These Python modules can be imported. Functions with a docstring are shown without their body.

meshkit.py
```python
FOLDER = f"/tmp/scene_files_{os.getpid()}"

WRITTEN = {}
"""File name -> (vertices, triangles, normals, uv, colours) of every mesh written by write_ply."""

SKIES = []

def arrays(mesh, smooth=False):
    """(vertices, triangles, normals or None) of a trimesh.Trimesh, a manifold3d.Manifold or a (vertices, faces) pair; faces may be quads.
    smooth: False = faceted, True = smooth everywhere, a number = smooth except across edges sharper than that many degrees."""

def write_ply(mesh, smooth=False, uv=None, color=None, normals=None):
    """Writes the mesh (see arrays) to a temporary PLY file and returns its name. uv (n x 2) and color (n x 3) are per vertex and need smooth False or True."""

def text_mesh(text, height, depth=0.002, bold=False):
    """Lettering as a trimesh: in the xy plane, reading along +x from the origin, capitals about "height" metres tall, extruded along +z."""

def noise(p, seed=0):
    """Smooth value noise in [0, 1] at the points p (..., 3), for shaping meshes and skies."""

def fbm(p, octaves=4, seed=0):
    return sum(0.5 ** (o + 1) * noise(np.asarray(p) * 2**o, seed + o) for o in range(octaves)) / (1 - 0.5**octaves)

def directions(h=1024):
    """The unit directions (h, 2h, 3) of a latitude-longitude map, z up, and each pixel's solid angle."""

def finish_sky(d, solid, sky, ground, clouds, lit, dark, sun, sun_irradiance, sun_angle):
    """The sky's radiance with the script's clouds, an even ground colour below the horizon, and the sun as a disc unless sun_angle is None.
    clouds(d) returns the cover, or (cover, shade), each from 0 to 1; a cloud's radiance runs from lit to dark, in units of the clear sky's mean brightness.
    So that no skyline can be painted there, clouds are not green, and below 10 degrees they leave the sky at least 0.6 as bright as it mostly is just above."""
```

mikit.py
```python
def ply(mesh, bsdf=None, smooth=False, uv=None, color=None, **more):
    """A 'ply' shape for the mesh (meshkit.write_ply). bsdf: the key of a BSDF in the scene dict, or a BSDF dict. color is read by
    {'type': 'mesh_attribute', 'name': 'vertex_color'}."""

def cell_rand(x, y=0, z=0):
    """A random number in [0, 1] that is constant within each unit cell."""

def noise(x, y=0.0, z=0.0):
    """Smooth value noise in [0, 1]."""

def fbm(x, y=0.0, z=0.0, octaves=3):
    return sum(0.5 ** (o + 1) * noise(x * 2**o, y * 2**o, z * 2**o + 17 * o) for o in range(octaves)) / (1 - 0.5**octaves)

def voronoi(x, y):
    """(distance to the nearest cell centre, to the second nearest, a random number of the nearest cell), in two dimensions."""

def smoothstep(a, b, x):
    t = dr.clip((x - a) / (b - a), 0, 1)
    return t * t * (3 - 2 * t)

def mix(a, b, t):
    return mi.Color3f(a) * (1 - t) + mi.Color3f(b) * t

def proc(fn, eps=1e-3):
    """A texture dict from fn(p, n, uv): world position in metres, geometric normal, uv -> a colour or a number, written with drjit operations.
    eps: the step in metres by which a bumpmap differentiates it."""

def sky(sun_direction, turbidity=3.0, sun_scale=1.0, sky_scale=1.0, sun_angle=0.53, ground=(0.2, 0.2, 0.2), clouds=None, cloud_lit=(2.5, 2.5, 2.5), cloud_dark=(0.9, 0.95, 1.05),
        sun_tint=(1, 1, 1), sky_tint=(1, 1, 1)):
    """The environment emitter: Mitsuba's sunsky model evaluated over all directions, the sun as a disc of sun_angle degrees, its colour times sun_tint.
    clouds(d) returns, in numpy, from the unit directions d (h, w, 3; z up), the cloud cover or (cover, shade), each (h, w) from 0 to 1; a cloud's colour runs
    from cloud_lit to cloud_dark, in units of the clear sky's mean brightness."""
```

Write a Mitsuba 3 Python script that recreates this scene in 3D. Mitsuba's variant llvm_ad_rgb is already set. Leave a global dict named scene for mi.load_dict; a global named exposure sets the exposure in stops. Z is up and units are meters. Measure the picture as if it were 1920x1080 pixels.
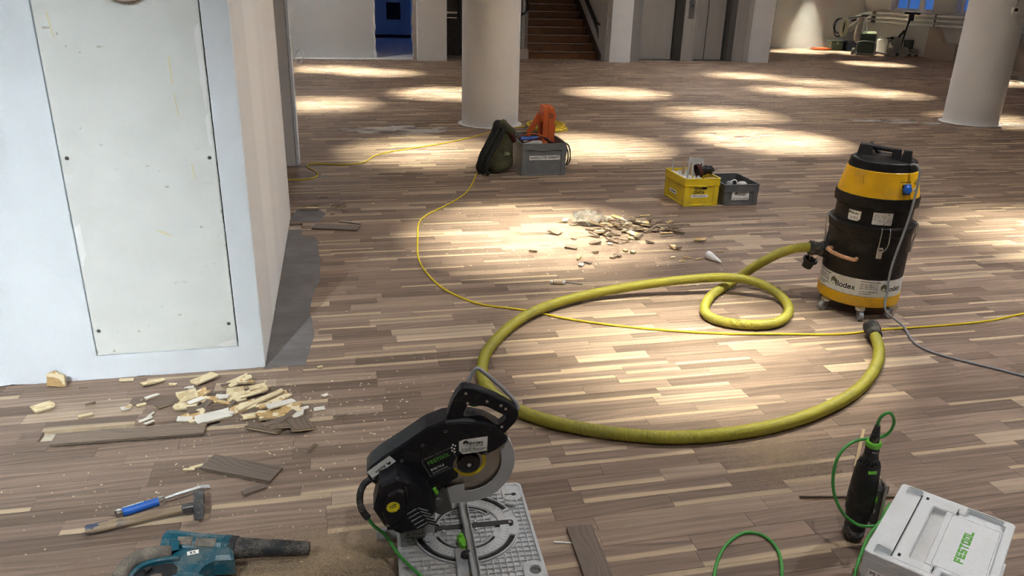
import math, random
import numpy as np
import trimesh
import manifold3d as m3
import mitsuba as mi
import drjit as dr
import mikit, meshkit
from shapely.geometry import Polygon, Point, LineString, box as sbox
from shapely.ops import unary_union
from shapely import affinity

T = mi.ScalarTransform4f
PI = math.pi
scene, labels = {}, {}

# ------------------------------------------------------------------ camera, sky, lamps, exposure
# The floor boards run along x, the room goes back along +y, z is up; the camera stands at x = y = 0.
CAM_H = 1.57
CAM_YAW, CAM_PITCH, CAM_ROLL = 0.22592, 0.373097, 0.0274908
def camera_pose():
    cp, sp = math.cos(CAM_PITCH), math.sin(CAM_PITCH)
    f = np.array([math.sin(CAM_YAW)*cp, math.cos(CAM_YAW)*cp, -sp])
    r = np.array([math.cos(CAM_YAW), -math.sin(CAM_YAW), 0.0])
    up = np.cross(r, f)
    up2 = math.cos(CAM_ROLL)*up - math.sin(CAM_ROLL)*r
    eye = np.array([0.0, 0.0, CAM_H])
    return T().look_at(origin=eye.tolist(), target=(eye + f).tolist(), up=up2.tolist())
scene['camera'] = {'type': 'perspective', 'fov': 67.4, 'fov_axis': 'x', 'near_clip': 0.05, 'far_clip': 200.0, 'to_world': camera_pose()}

exposure = 4.7
LAMP = 0.125
scene['sky'] = mikit.sky((0.5, 0.6, 0.12), turbidity=3.0, sun_scale=0.0, sky_scale=0.85*LAMP, ground=(0.12, 0.13, 0.16), sky_tint=(0.45, 1.0, 3.4))

CEIL = 3.3
# ceiling downlights: x, y, strength of the narrow beam
DOWNLIGHTS = [(1.30, 4.85, 52), (1.60, 3.05, 30), (5.05, 4.3, 40), (0.85, 7.75, 34), (2.60, 7.85, 52), (4.85, 8.05, 72), (5.2, 9.95, 36),
              (-0.30, 11.1, 38), (1.65, 12.2, 48), (4.50, 12.2, 50), (7.90, 12.45, 40), (9.25, 12.1, 40), (-0.10, 15.8, 40), (0.75, 15.25, 40),
              (8.20, 14.8, 38), (9.10, 13.7, 28), (13.3, 13.7, 50), (13.3, 17.7, 60), (15.1, 21.1, 60), (13.4, 21.5, 70), (14.5, 22.35, 60), (9.0, 9.2, 24), (8.0, 5.2, 40)]
WARM = np.array([1.0, 0.96, 0.74])
for i, (x, y, s) in enumerate(DOWNLIGHTS):
    scene[f'downlight_beam_{i:03d}'] = {'type': 'spot', 'to_world': T().look_at(origin=[x, y, CEIL-0.03], target=[x, y, 0], up=[0, 1, 0]),
        'intensity': {'type': 'rgb', 'value': (WARM*s*1.5*LAMP).tolist()}, 'cutoff_angle': 17.0, 'beam_width': 0.3, 'sampling_weight': 1.0}
# wide fill spots, most of them added without a fitting to lift the ambient
FILL_SPOTS = [(1.30, 4.85, 2.2), (1.60, 3.05, 3.2), (4.0, 2.9, 12.5), (0.8, 0.5, 4.6), (4.85, 8.05, 6.5), (-0.30, 11.1, 5.0), (6.5, 12.2, 8.0), (-0.6, 16.4, 7.5), (7.9, 15.4, 9.0), (11.8, 17.6, 2.2)]  # the strongest one is placed by the direction of the jigsaw shadow
for i, (x, y, s) in enumerate(FILL_SPOTS):
    scene[f'fill_spot_{i:03d}'] = {'type': 'spot', 'to_world': T().look_at(origin=[x, y, CEIL-0.03], target=[x, y, 0], up=[0, 1, 0]),
        'intensity': {'type': 'rgb', 'value': (np.array([0.985, 0.985, 0.99])*s*0.75*LAMP).tolist()}, 'cutoff_angle': 80.0, 'beam_width': 10.0, 'sampling_weight': 1.5}
# cool white work lamp fittings in front of the white wall
for i, (x, y, s) in enumerate([(-1.60, -0.50, 25.0)]):
    scene[f'wall_lamp_{i:03d}'] = {'type': 'spot', 'to_world': T().look_at(origin=[x, y, CEIL-0.03], target=[-1.30, 3.14, 0.0], up=[0, 1, 0]),
        'intensity': {'type': 'rgb', 'value': [s*0.92*LAMP, s*1.0*LAMP, s*1.03*LAMP]}, 'cutoff_angle': 24.0, 'beam_width': 3.0}

# ------------------------------------------------------------------ helpers
def numbered(key):
    if key not in scene and key not in labels: return key
    n = 1
    while f'{key}_{n:03d}' in scene or f'{key}_{n:03d}' in labels: n += 1
    return f'{key}_{n:03d}'
def thing(name, label, cat, group=None):
    key = numbered(name)
    labels[key] = {'label': label, 'category': cat}
    if group: labels[key]['group'] = group
    return key
def part(parent, name, mesh, bsdf, smooth=30, M=None, label=None, kind=None, **kw):
    key = numbered(f'{parent}__{name}') if parent else numbered(name)
    if isinstance(mesh, list): mesh = cat(mesh)
    if M is not None:
        mesh = as_tm(mesh).copy(); mesh.apply_transform(M)
    scene[key] = mikit.ply(mesh, bsdf, smooth=smooth, **kw)
    if label or kind:
        labels[key] = {}
        if label: labels[key]['label'] = label
        if kind: labels[key]['kind'] = kind
    return key
def solo(name, mesh, bsdf, label, cat, group=None, smooth=30, M=None, **kw):
    key = thing(name, label, cat, group)
    if isinstance(mesh, list): mesh = cat_(mesh)
    if M is not None:
        mesh = as_tm(mesh).copy(); mesh.apply_transform(M)
    scene[key] = mikit.ply(mesh, bsdf, smooth=smooth, **kw)
    return key
def struct(name, mesh, bsdf, smooth=False, label=None):
    if isinstance(mesh, list): mesh = cat_(mesh)
    scene[name] = mikit.ply(mesh, bsdf, smooth=smooth)
    labels[name] = {'kind': 'structure'}
    if label: labels[name]['label'] = label
    return name
def as_tm(m):
    if isinstance(m, trimesh.Trimesh): return m
    if hasattr(m, 'to_mesh'):
        q = m.to_mesh(); return trimesh.Trimesh(q.vert_properties[:, :3], q.tri_verts, process=False)
    v, f = m; f = np.asarray(f)
    if f.shape[1] == 4: f = np.vstack([f[:, [0, 1, 2]], f[:, [0, 2, 3]]])
    return trimesh.Trimesh(v, f, process=False)
def cat(ms): return trimesh.util.concatenate([as_tm(m) for m in ms])
cat_ = cat
def TR(x=0, y=0, z=0): return trimesh.transformations.translation_matrix([x, y, z])
def RX(d): return trimesh.transformations.rotation_matrix(math.radians(d), [1, 0, 0])
def RY(d): return trimesh.transformations.rotation_matrix(math.radians(d), [0, 1, 0])
def RZ(d): return trimesh.transformations.rotation_matrix(math.radians(d), [0, 0, 1])
def moved(m, M): m = as_tm(m).copy(); m.apply_transform(M); return m
def bx(x0, x1, y0, y1, z0, z1):
    m = trimesh.creation.box([x1-x0, y1-y0, z1-z0]); m.apply_translation([(x0+x1)/2, (y0+y1)/2, (z0+z1)/2]); return m
def cbx(x0, x1, y0, y1, z0, z1, c=0.004):
    """box with chamfered edges"""
    a = np.array([[x0, x1], [y0, y1], [z0, z1]], float); c = min(c, (a[:, 1]-a[:, 0]).min()*0.45)
    pts = []
    for sx in (0, 1):
        for sy in (0, 1):
            for sz in (0, 1):
                p = np.array([a[0, sx], a[1, sy], a[2, sz]]); s = np.array([1-2*sx, 1-2*sy, 1-2*sz])*c
                for k in range(3):
                    q = p + s; q[k] = p[k]; pts.append(q)
    return trimesh.convex.convex_hull(np.array(pts))
def rbx(x0, x1, y0, y1, z0, z1, r=0.01, n=8):
    """box with rounded edges"""
    r = min(r, (x1-x0)*0.49, (y1-y0)*0.49, (z1-z0)*0.49)
    s = trimesh.creation.icosphere(subdivisions=2, radius=r).vertices
    pts = np.vstack([s + [x, y, z] for x in (x0+r, x1-r) for y in (y0+r, y1-r) for z in (z0+r, z1-r)])
    return trimesh.convex.convex_hull(pts)
def hull(pts): return trimesh.convex.convex_hull(np.asarray(pts, float))
def extr(poly, h, z=0.0):
    """shapely polygon(s) extruded from z to z+h"""
    if isinstance(poly, (list, tuple)): poly = Polygon(poly)
    ms = [trimesh.creation.extrude_polygon(g, h, engine='earcut') for g in getattr(poly, 'geoms', [poly]) if g.area > 1e-12]
    m = cat(ms); m.apply_translation([0, 0, z]); return m
def bev(poly, h, c=0.003, z=0.0):
    """extruded polygon whose top edge is chamfered by c"""
    if isinstance(poly, (list, tuple)): poly = Polygon(poly)
    inner = poly.buffer(-c, join_style=2)
    lo = m3.CrossSection([np.array(g.exterior.coords)[:-1] for g in getattr(poly, 'geoms', [poly])] + [np.array(i.coords)[:-1] for g in getattr(poly, 'geoms', [poly]) for i in g.interiors], m3.FillRule.EvenOdd)
    return extr(poly, h, z) if inner.is_empty else cat([extr(poly, h-c, z), loft_ring(poly, inner, z+h-c, z+h), extr(inner, 0.0002, z+h-0.0002)])
def loft_ring(a, b, z0, z1, n=96):
    """wall between the outlines of two similar polygons"""
    la, lb = a.exterior, b.exterior
    pa = np.array([la.interpolate(t, normalized=True).coords[0] for t in np.arange(n)/n])
    pb = np.array([lb.interpolate(lb.project(Point(*p))).coords[0] for p in pa])
    v = np.vstack([np.c_[pa, np.full(n, z0)], np.c_[pb, np.full(n, z1)]])
    i = np.arange(n); j = (i+1) % n
    f = np.vstack([np.c_[i, j, j+n], np.c_[i, j+n, i+n]])
    if Polygon(pa).exterior.is_ccw is False: f = f[:, ::-1]
    return trimesh.Trimesh(v, f, process=False)
def rrect(x0, y0, x1, y1, r, n=6): return sbox(x0+r, y0+r, x1-r, y1-r).buffer(r, quad_segs=n)
def cyl(p0, p1, r, n=20, r1=None):
    return tube([p0, p1], [r, r if r1 is None else r1], n)
def tube(path, r, n=10, caps=True, closed=False):
    P = np.asarray(path, float); k = len(P)
    R = np.broadcast_to(np.asarray(r, float), (k,)) if np.ndim(r) else np.full(k, float(r))
    tg = np.gradient(P, axis=0) if k > 2 else np.repeat([P[1]-P[0]], 2, 0)
    if closed: tg = np.roll(P, -1, 0) - np.roll(P, 1, 0)
    tg = tg/np.maximum(np.linalg.norm(tg, axis=1, keepdims=True), 1e-12)
    a = np.array([0, 0, 1.0]) if abs(tg[0, 2]) < 0.9 else np.array([1.0, 0, 0])
    u = np.cross(tg[0], a); u /= np.linalg.norm(u)
    ang = np.arange(n)*2*PI/n; ca, sa = np.cos(ang), np.sin(ang)
    V = np.empty((k, n, 3))
    for i in range(k):
        u = u - tg[i]*np.dot(u, tg[i]); u /= max(np.linalg.norm(u), 1e-12)
        w = np.cross(tg[i], u)
        V[i] = P[i] + R[i]*(ca[:, None]*u + sa[:, None]*w)
    V = V.reshape(-1, 3)
    i, j = np.meshgrid(np.arange(k if closed else k-1), np.arange(n), indexing='ij'); i, j = i.ravel(), j.ravel(); j2 = (j+1) % n; i2 = (i+1) % k
    F = np.vstack([np.c_[i*n+j, i*n+j2, i2*n+j2], np.c_[i*n+j, i2*n+j2, i2*n+j]])
    if caps and not closed:
        V = np.vstack([V, P[0], P[-1]]); jj = np.arange(n); j2 = (jj+1) % n; o = (k-1)*n
        F = np.vstack([F, np.c_[np.full(n, k*n), j2, jj], np.c_[np.full(n, k*n+1), o+jj, o+j2]])
    return trimesh.Trimesh(V, F, process=False)
def spline(pts, step=0.02, closed=False):
    """centripetal curve through the points, resampled every step metres"""
    P = np.asarray(pts, float)
    if len(P) == 2: 
        n = max(2, int(np.linalg.norm(P[1]-P[0])/step)); return P[0] + (P[1]-P[0])*np.linspace(0, 1, n)[:, None]
    from scipy.interpolate import CubicSpline, PchipInterpolator
    d = np.r_[0, np.cumsum(np.sqrt(np.linalg.norm(np.diff(P, axis=0), axis=1)))]
    cs = CubicSpline(d, P, bc_type='natural')
    q = cs(np.linspace(0, d[-1], max(200, len(P)*40)))
    L = np.r_[0, np.cumsum(np.linalg.norm(np.diff(q, axis=0), axis=1))]
    s = np.linspace(0, L[-1], max(3, int(L[-1]/step)))
    return np.stack([np.interp(s, L, q[:, k]) for k in range(3)], 1)
def lathe(profile, n=40, ang=None):
    """profile [(r, z)] turned about z; ends on the axis are closed"""
    P = np.asarray(profile, float); k = len(P); a = np.arange(n)*2*PI/n
    V = np.stack([P[:, None, 0]*np.cos(a), P[:, None, 0]*np.sin(a), np.broadcast_to(P[:, None, 1], (k, n))], -1).reshape(-1, 3)
    i, j = np.meshgrid(np.arange(k-1), np.arange(n), indexing='ij'); i, j = i.ravel(), j.ravel(); j2 = (j+1) % n
    F = np.vstack([np.c_[i*n+j, i*n+j2, (i+1)*n+j2], np.c_[i*n+j, (i+1)*n+j2, (i+1)*n+j]])
    m = trimesh.Trimesh(V, F, process=False)
    ok = m.area_faces > 1e-14; m.update_faces(ok); return m
def text(s, h, depth=0.0006, bold=True):
    return meshkit.text_mesh(s, h, depth, bold)
def frame(o, x, y):
    """matrix that puts local x, y, z=x cross y at the point o"""
    x = np.asarray(x, float); x /= np.linalg.norm(x); y = np.asarray(y, float); y -= x*np.dot(x, y); y /= np.linalg.norm(y)
    M = np.eye(4); M[:3, 0], M[:3, 1], M[:3, 2], M[:3, 3] = x, y, np.cross(x, y), o; return M

def rgb(c): return {'type': 'rgb', 'value': [float(v) for v in c]}
def mat(key, c, rough=0.5, **kw):
    d = {'type': 'principled', 'base_color': rgb(c) if not isinstance(c, dict) else c, 'roughness': rough, 'specular': kw.pop('specular', 0.4)}
    d.update(kw); scene[key] = {'type': 'twosided', 'bsdf': d}; return key
def dirty(c, dust=(0.42, 0.36, 0.28), amount=0.5, scale=30.0, fine=260.0):
    """a colour under patchy dust with its own grain"""
    def fn(p, n, uv):
        a = mikit.fbm(p.x*scale, p.y*scale, p.z*scale, 3); b = mikit.noise(p.x*fine, p.y*fine, p.z*fine)
        t = mikit.smoothstep(0.62-0.3*amount, 0.8, a*0.75+b*0.35)*amount
        return mikit.mix(c, dust, t)
    return mikit.proc(fn)

# ------------------------------------------------------------------ materials
def walnut(p, n, uv):
    """uv.x: tone of the plank, uv.y: its own random number"""
    o = uv.y*97.0
    ly = (p.y-0.02)/0.07; ly = ly-dr.floor(ly)
    warp = mikit.noise(p.x*2.2+o, p.y*9.0, o)*0.05
    g1 = mikit.fbm(p.x*2.0+o*3, (p.y+warp)*95.0+o, 0.0, 3)
    g2 = mikit.noise(p.x*9.0+o, (p.y+warp*0.3)*420.0, 3.0)
    ring = dr.sin((p.y+warp*1.6)*210.0+mikit.noise(p.x*1.1+o, o)*9.0)*0.5+0.5
    t = uv.x
    dark = mi.Color3f(0.105, 0.072, 0.053); mid = mi.Color3f(0.230, 0.163, 0.124); pale = mi.Color3f(0.42, 0.325, 0.235)
    c = dr.select(t < 0.5, dark*(1-t*2)+mid*(t*2), mid*(2-t*2)+pale*(t*2-1))
    c = c*(0.55+0.62*g1+0.20*g2+0.16*ring)
    h = mikit.cell_rand(dr.floor(o*13.0), 5)
    edge = dr.select(h > 0.5, ly, 1.0-ly)
    wob = mikit.noise(p.x*3.0+o, o)*0.25
    sap = mikit.smoothstep(0.66, 0.80, edge+wob-0.1)*dr.select((h > 0.36) & (h < 0.64), 1.0, 0.0)
    c = c*(1-sap*0.85)+mi.Color3f(0.50, 0.385, 0.26)*(0.8+0.3*g1)*sap*0.85
    grey = mikit.fbm(p.x*5.0+o, p.y*5.0, 7.0, 2)
    return mi.Color3f(c.x, c.y, c.z)*(0.92+0.16*grey)
scene['walnut'] = {'type': 'twosided', 'bsdf': {'type': 'principled', 'base_color': mikit.proc(walnut), 'roughness': 0.6, 'specular': 0.25}}
def screed(p, n, uv):
    a = mikit.fbm(p.x*14, p.y*14, p.z*14, 4); b = mikit.noise(p.x*160, p.y*160, p.z*160)
    return mikit.mix((0.20, 0.17, 0.14), (0.50, 0.44, 0.34), mikit.smoothstep(0.3, 0.75, a*0.8+b*0.25))
mat('screed', mikit.proc(screed), 0.9)
def filler(p, n, uv):
    a = mikit.fbm(p.x*9, p.y*9, 0.0, 4); b = mikit.fbm(p.x*4.0, p.y*120.0, 3.0, 2); q = mikit.noise(p.x*300, p.y*300, 1.0)
    return mikit.mix((0.105, 0.098, 0.095), (0.215, 0.205, 0.205), dr.clip(a*0.7+b*0.35+q*0.12-0.15, 0, 1))
mat('filler', mikit.proc(filler), 0.75)
def filler2(p, n, uv):
    a = mikit.fbm(p.x*6, p.y*9, 0.0, 4); b = mikit.fbm(p.x*3.0, p.y*60.0, 3.0, 2)
    return mikit.mix((0.17, 0.14, 0.12), (0.44, 0.42, 0.40), mikit.smoothstep(0.35, 0.7, a*0.8+b*0.3))
mat('filler_pale', mikit.proc(filler2), 0.8)
def wallpaint(c, amp=0.04):
    def fn(p, n, uv):
        a = mikit.fbm(p.x*3.0, p.y*3.0, p.z*3.0, 3); b = mikit.noise(p.x*140, p.y*140, p.z*140)
        return mi.Color3f(*c)*(1-amp+amp*2*(a*0.8+b*0.2-0.5))
    return mikit.proc(fn)
mat('paint_white', wallpaint((0.76, 0.81, 0.86)), 0.7)
mat('paint_plain', wallpaint((0.765, 0.77, 0.765)), 0.75)
mat('paint_grey', wallpaint((0.60, 0.615, 0.62)), 0.75)
mat('paint_worn', wallpaint((0.74, 0.735, 0.72), 0.04), 0.7)
mat('paint_beige', wallpaint((0.48, 0.42, 0.36), 0.06), 0.75)
def side_shade_bands(p, n, uv):  # soft vertical shadow bands painted into the side, darker than the front
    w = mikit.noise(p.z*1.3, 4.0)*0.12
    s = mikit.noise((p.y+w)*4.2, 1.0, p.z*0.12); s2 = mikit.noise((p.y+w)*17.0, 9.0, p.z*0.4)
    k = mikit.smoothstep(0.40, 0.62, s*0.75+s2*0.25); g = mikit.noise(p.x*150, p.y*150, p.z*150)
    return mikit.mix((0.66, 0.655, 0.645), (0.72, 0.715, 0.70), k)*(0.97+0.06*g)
mat('side_shade_bands', mikit.proc(side_shade_bands), 0.8)
def panelpaint(p, n, uv):
    a = mikit.fbm(p.x*7, p.y*7, p.z*7, 4); b = mikit.noise(p.x*55, 0.0, p.z*220.0); v = mikit.noise(p.x*230.0, 2.0, p.z*40.0)
    c = mikit.mix((0.70, 0.725, 0.70), (0.775, 0.795, 0.78), a)
    scratch = mikit.smoothstep(0.93, 0.97, b)*mikit.smoothstep(0.55, 0.7, mikit.noise(p.x*9, 7.0, p.z*9))
    spot = mikit.smoothstep(0.90, 0.95, mikit.noise(p.x*48, 4.0, p.z*48))*mikit.smoothstep(0.6, 0.75, mikit.noise(p.x*6, 1.0, p.z*6))
    return mikit.mix(mikit.mix(c, (0.45, 0.44, 0.40), scratch*0.6), (0.40, 0.37, 0.30), spot*0.7)
mat('panel_paint', mikit.proc(panelpaint), 0.55)
mat('putty_yellow', (0.72, 0.69, 0.52), 0.8)
mat('putty_white', (0.84, 0.85, 0.85), 0.8)
mat('ceiling_paint', (0.75, 0.75, 0.74), 0.8)
mat('column_paint', wallpaint((0.775, 0.785, 0.785), 0.03), 0.6)
mat('black_gap', (0.02, 0.02, 0.02), 0.9)
mat('steel', (0.62, 0.62, 0.62), 0.3, metallic=1.0)
def brushed(p, n, uv):
    g = mikit.noise(p.x*90, p.y*90, p.z*1.2); a = mikit.fbm(p.x*1.5, p.y*1.5, p.z*0.8, 2)
    return mi.Color3f(0.44, 0.425, 0.40)*(0.85+0.2*g+0.1*a)
mat('brushed_steel', mikit.proc(brushed), 0.42, metallic=0.35)
mat('dark_steel', (0.13, 0.13, 0.125), 0.5, metallic=0.6)
mat('chrome', (0.80, 0.80, 0.80), 0.12, metallic=1.0)
mat('black_plastic', dirty((0.014, 0.014, 0.015), (0.10, 0.09, 0.08), 0.2, 22), 0.42)
mat('black_matte', (0.02, 0.02, 0.021), 0.6)
mat('black_rubber', dirty((0.022, 0.022, 0.023), (0.20, 0.17, 0.14), 0.5, 40), 0.65)
mat('white_plastic', (0.78, 0.78, 0.76), 0.4)
mat('label_white', (0.80, 0.80, 0.78), 0.5)
mat('ink_black', (0.02, 0.02, 0.02), 0.6)
mat('ink_green', (0.10, 0.36, 0.04), 0.5)
mat('ink_olive', (0.10, 0.11, 0.055), 0.6)
mat('stair_wood', dirty((0.16, 0.072, 0.028), (0.09, 0.05, 0.03), 0.6, 6), 0.4)
mat('stair_dark', (0.055, 0.035, 0.022), 0.5)
mat('navy', (0.62, 0.64, 0.68), 0.8)

# ------------------------------------------------------------------ the setting: floor
rng = random.Random(7)
ROW = 0.07
GROOVE = 0.0006
def footprints_block(x, y):
    return False
def floor_rows():
    """planks as (x0, x1, y0, y1, tone, own random number)"""
    out = []
    k0, k1 = int((0.3-0.02)/ROW), int((22.9-0.02)/ROW)+1
    for k in range(k0, k1):
        y0 = 0.02+k*ROW; y1 = y0+ROW
        xa = -1.9 if y0 < 3.2 else (-0.42 if y0 < 5.6 else -1.6)
        xb = min(16.6, 0.62*y0+2.2)
        xb = 2.6+0.80*y0 if y0 < 17.8 else 16.6
        if 17.9 < y0: xa = 0.9 if y0 < 18.3 else 2.4
        if y0 > 18.5: xa = 10.4
        x = xa - rng.random()*0.5
        while x < xb:
            L = rng.choice([0.26, 0.34, 0.40, 0.46, 0.52, 0.56])+rng.uniform(-0.03, 0.03)
            t = rng.choices([rng.uniform(0.16, 0.32), rng.uniform(0.32, 0.56), rng.uniform(0.54, 0.70), rng.uniform(0.76, 0.96)], [0.17, 0.60, 0.17, 0.06])[0]
            out.append([x, x+L, y0, y1, t, rng.random()])
            x += L
    return out
HOLES = [(-1.125, -0.505, 2.68, 2.75), (-0.372, -0.285, 5.20, 5.27), (-0.372, -0.285, 5.27, 5.34)]
def cut(planks):
    out = []
    for p in planks:
        pieces = [p]
        for hx0, hx1, hy0, hy1 in HOLES:
            nxt = []
            for q in pieces:
                if q[2] < hy1-0.01 and q[3] > hy0+0.01 and q[0] < hx1 and q[1] > hx0:
                    if q[0] < hx0-0.02: nxt.append([q[0], hx0]+q[2:])
                    if q[1] > hx1+0.02: nxt.append([hx1, q[1]]+q[2:])
                else: nxt.append(q)
            pieces = nxt
        out += pieces
    return out
def plank_mesh(x0, x1, y0, y1):
    g, c, d = GROOVE/2, 0.0007, 0.013
    a0, a1, b0, b1 = x0+g, x1-g, y0+g, y1-g
    v = [[a0, b0, -d], [a1, b0, -d], [a1, b1, -d], [a0, b1, -d], [a0, b0, -c], [a1, b0, -c], [a1, b1, -c], [a0, b1, -c],
         [a0+c, b0+c, 0], [a1-c, b0+c, 0], [a1-c, b1-c, 0], [a0+c, b1-c, 0]]
    f = []
    for o in (0, 4):
        for i in range(4):
            j = (i+1) % 4; f += [[o+i, o+j, o+4+j], [o+i, o+4+j, o+4+i]]
    f += [[8, 9, 10], [8, 10, 11]]
    return np.array(v, float), np.array(f)
struct('floor', bx(-6, 17.5, -4, 26.5, -0.30, -0.0132), 'screed', label='walnut strip parquet floor over a screed base')
planks = cut(floor_rows())
cy, sy = math.cos(CAM_YAW), math.sin(CAM_YAW)
def in_view(p):
    x, y = (p[0]+p[1])/2, p[2]
    s, d = x*cy-y*sy, x*sy+y*cy
    return d > 1.35 and abs(s) < 0.70*d+0.25 and not (x < -0.4 and y > 3.1)
near = sorted([p for p in planks if in_view(p)], key=lambda p: (p[2]**2+((p[0]+p[1])/2)**2)*1.0)
ids = {id(p) for p in near[:300]}
for p in near[:300]:
    v, f = plank_mesh(*p[:4])
    part('floor', 'plank', trimesh.Trimesh(v, f, process=False), 'walnut', smooth=False, uv=np.repeat([[p[4], p[5]]], len(v), 0))
rest = [p for p in planks if id(p) not in ids]
vs, fs, us = [], [], []
for i, p in enumerate(rest):
    v, f = plank_mesh(*p[:4]); vs.append(v); fs.append(f+12*i); us.append(np.repeat([[p[4], p[5]]], 12, 0))
part('floor', 'distant_planks', trimesh.Trimesh(np.vstack(vs), np.vstack(fs), process=False), 'walnut', smooth=False, uv=np.vstack(us), kind='stuff')
# grey levelling compound left on the boards
def blob(pts, amp=0.012, seed=0, step=0.02):
    L = LineString(list(pts)+[pts[0]]); n = int(L.length/step)
    q = np.array([L.interpolate(t, normalized=True).coords[0] for t in np.arange(n)/n])
    w = meshkit.fbm(np.c_[q*14, np.full(n, seed*3.7)], 3)-0.5; w2 = meshkit.fbm(np.c_[q*14+50, np.full(n, seed*3.7)], 3)-0.5
    return Polygon(q+np.c_[w, w2]*amp*2).buffer(0)
def filler_patch(pts, amp, seed, label=None, h=0.0012, m='filler'):
    part('floor', 'filler_patch', bev(blob(pts, amp, seed), h, 0.0004), m, smooth=False, label=label)
filler_patch([(-0.372, 3.135), (-0.205, 3.135), (-0.17, 3.45), (-0.20, 3.8), (-0.155, 4.2), (-0.16, 4.6), (-0.19, 5.0), (-0.28, 5.05), (-0.29, 5.19), (-0.372, 5.19)], 0.012, 1, 'grey filler strip along the foot of the wall')
filler_patch([(-0.37, 5.40), (-0.18, 5.35), (-0.13, 5.55), (-0.20, 5.75), (-0.34, 5.72)], 0.02, 2)
for i, (x, y, w, d) in enumerate(((0.10, 9.05, 0.16, 0.10), (0.42, 9.0, 0.24, 0.20), (0.72, 9.15, 0.20, 0.15), (0.95, 8.9, 0.26, 0.18), (1.18, 9.08, 0.12, 0.10), (0.60, 8.75, 0.18, 0.08), (0.30, 8.82, 0.10, 0.05),
        (7.05, 9.35, 0.25, 0.12), (7.45, 9.2, 0.30, 0.16), (7.85, 9.05, 0.14, 0.10), (7.7, 9.35, 0.16, 0.06), (9.05, 8.85, 0.25, 0.12), (9.4, 8.7, 0.2, 0.10), (-0.19, 6.72, 0.10, 0.06))):
    a_ = np.radians(np.arange(0, 360, 30)); filler_patch(np.c_[x+w*np.cos(a_), y+d*np.sin(a_)].tolist(), 0.07, 3+i, 'pale grey filler patch on the floor before the column' if i == 1 else None, m='filler_pale')

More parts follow.
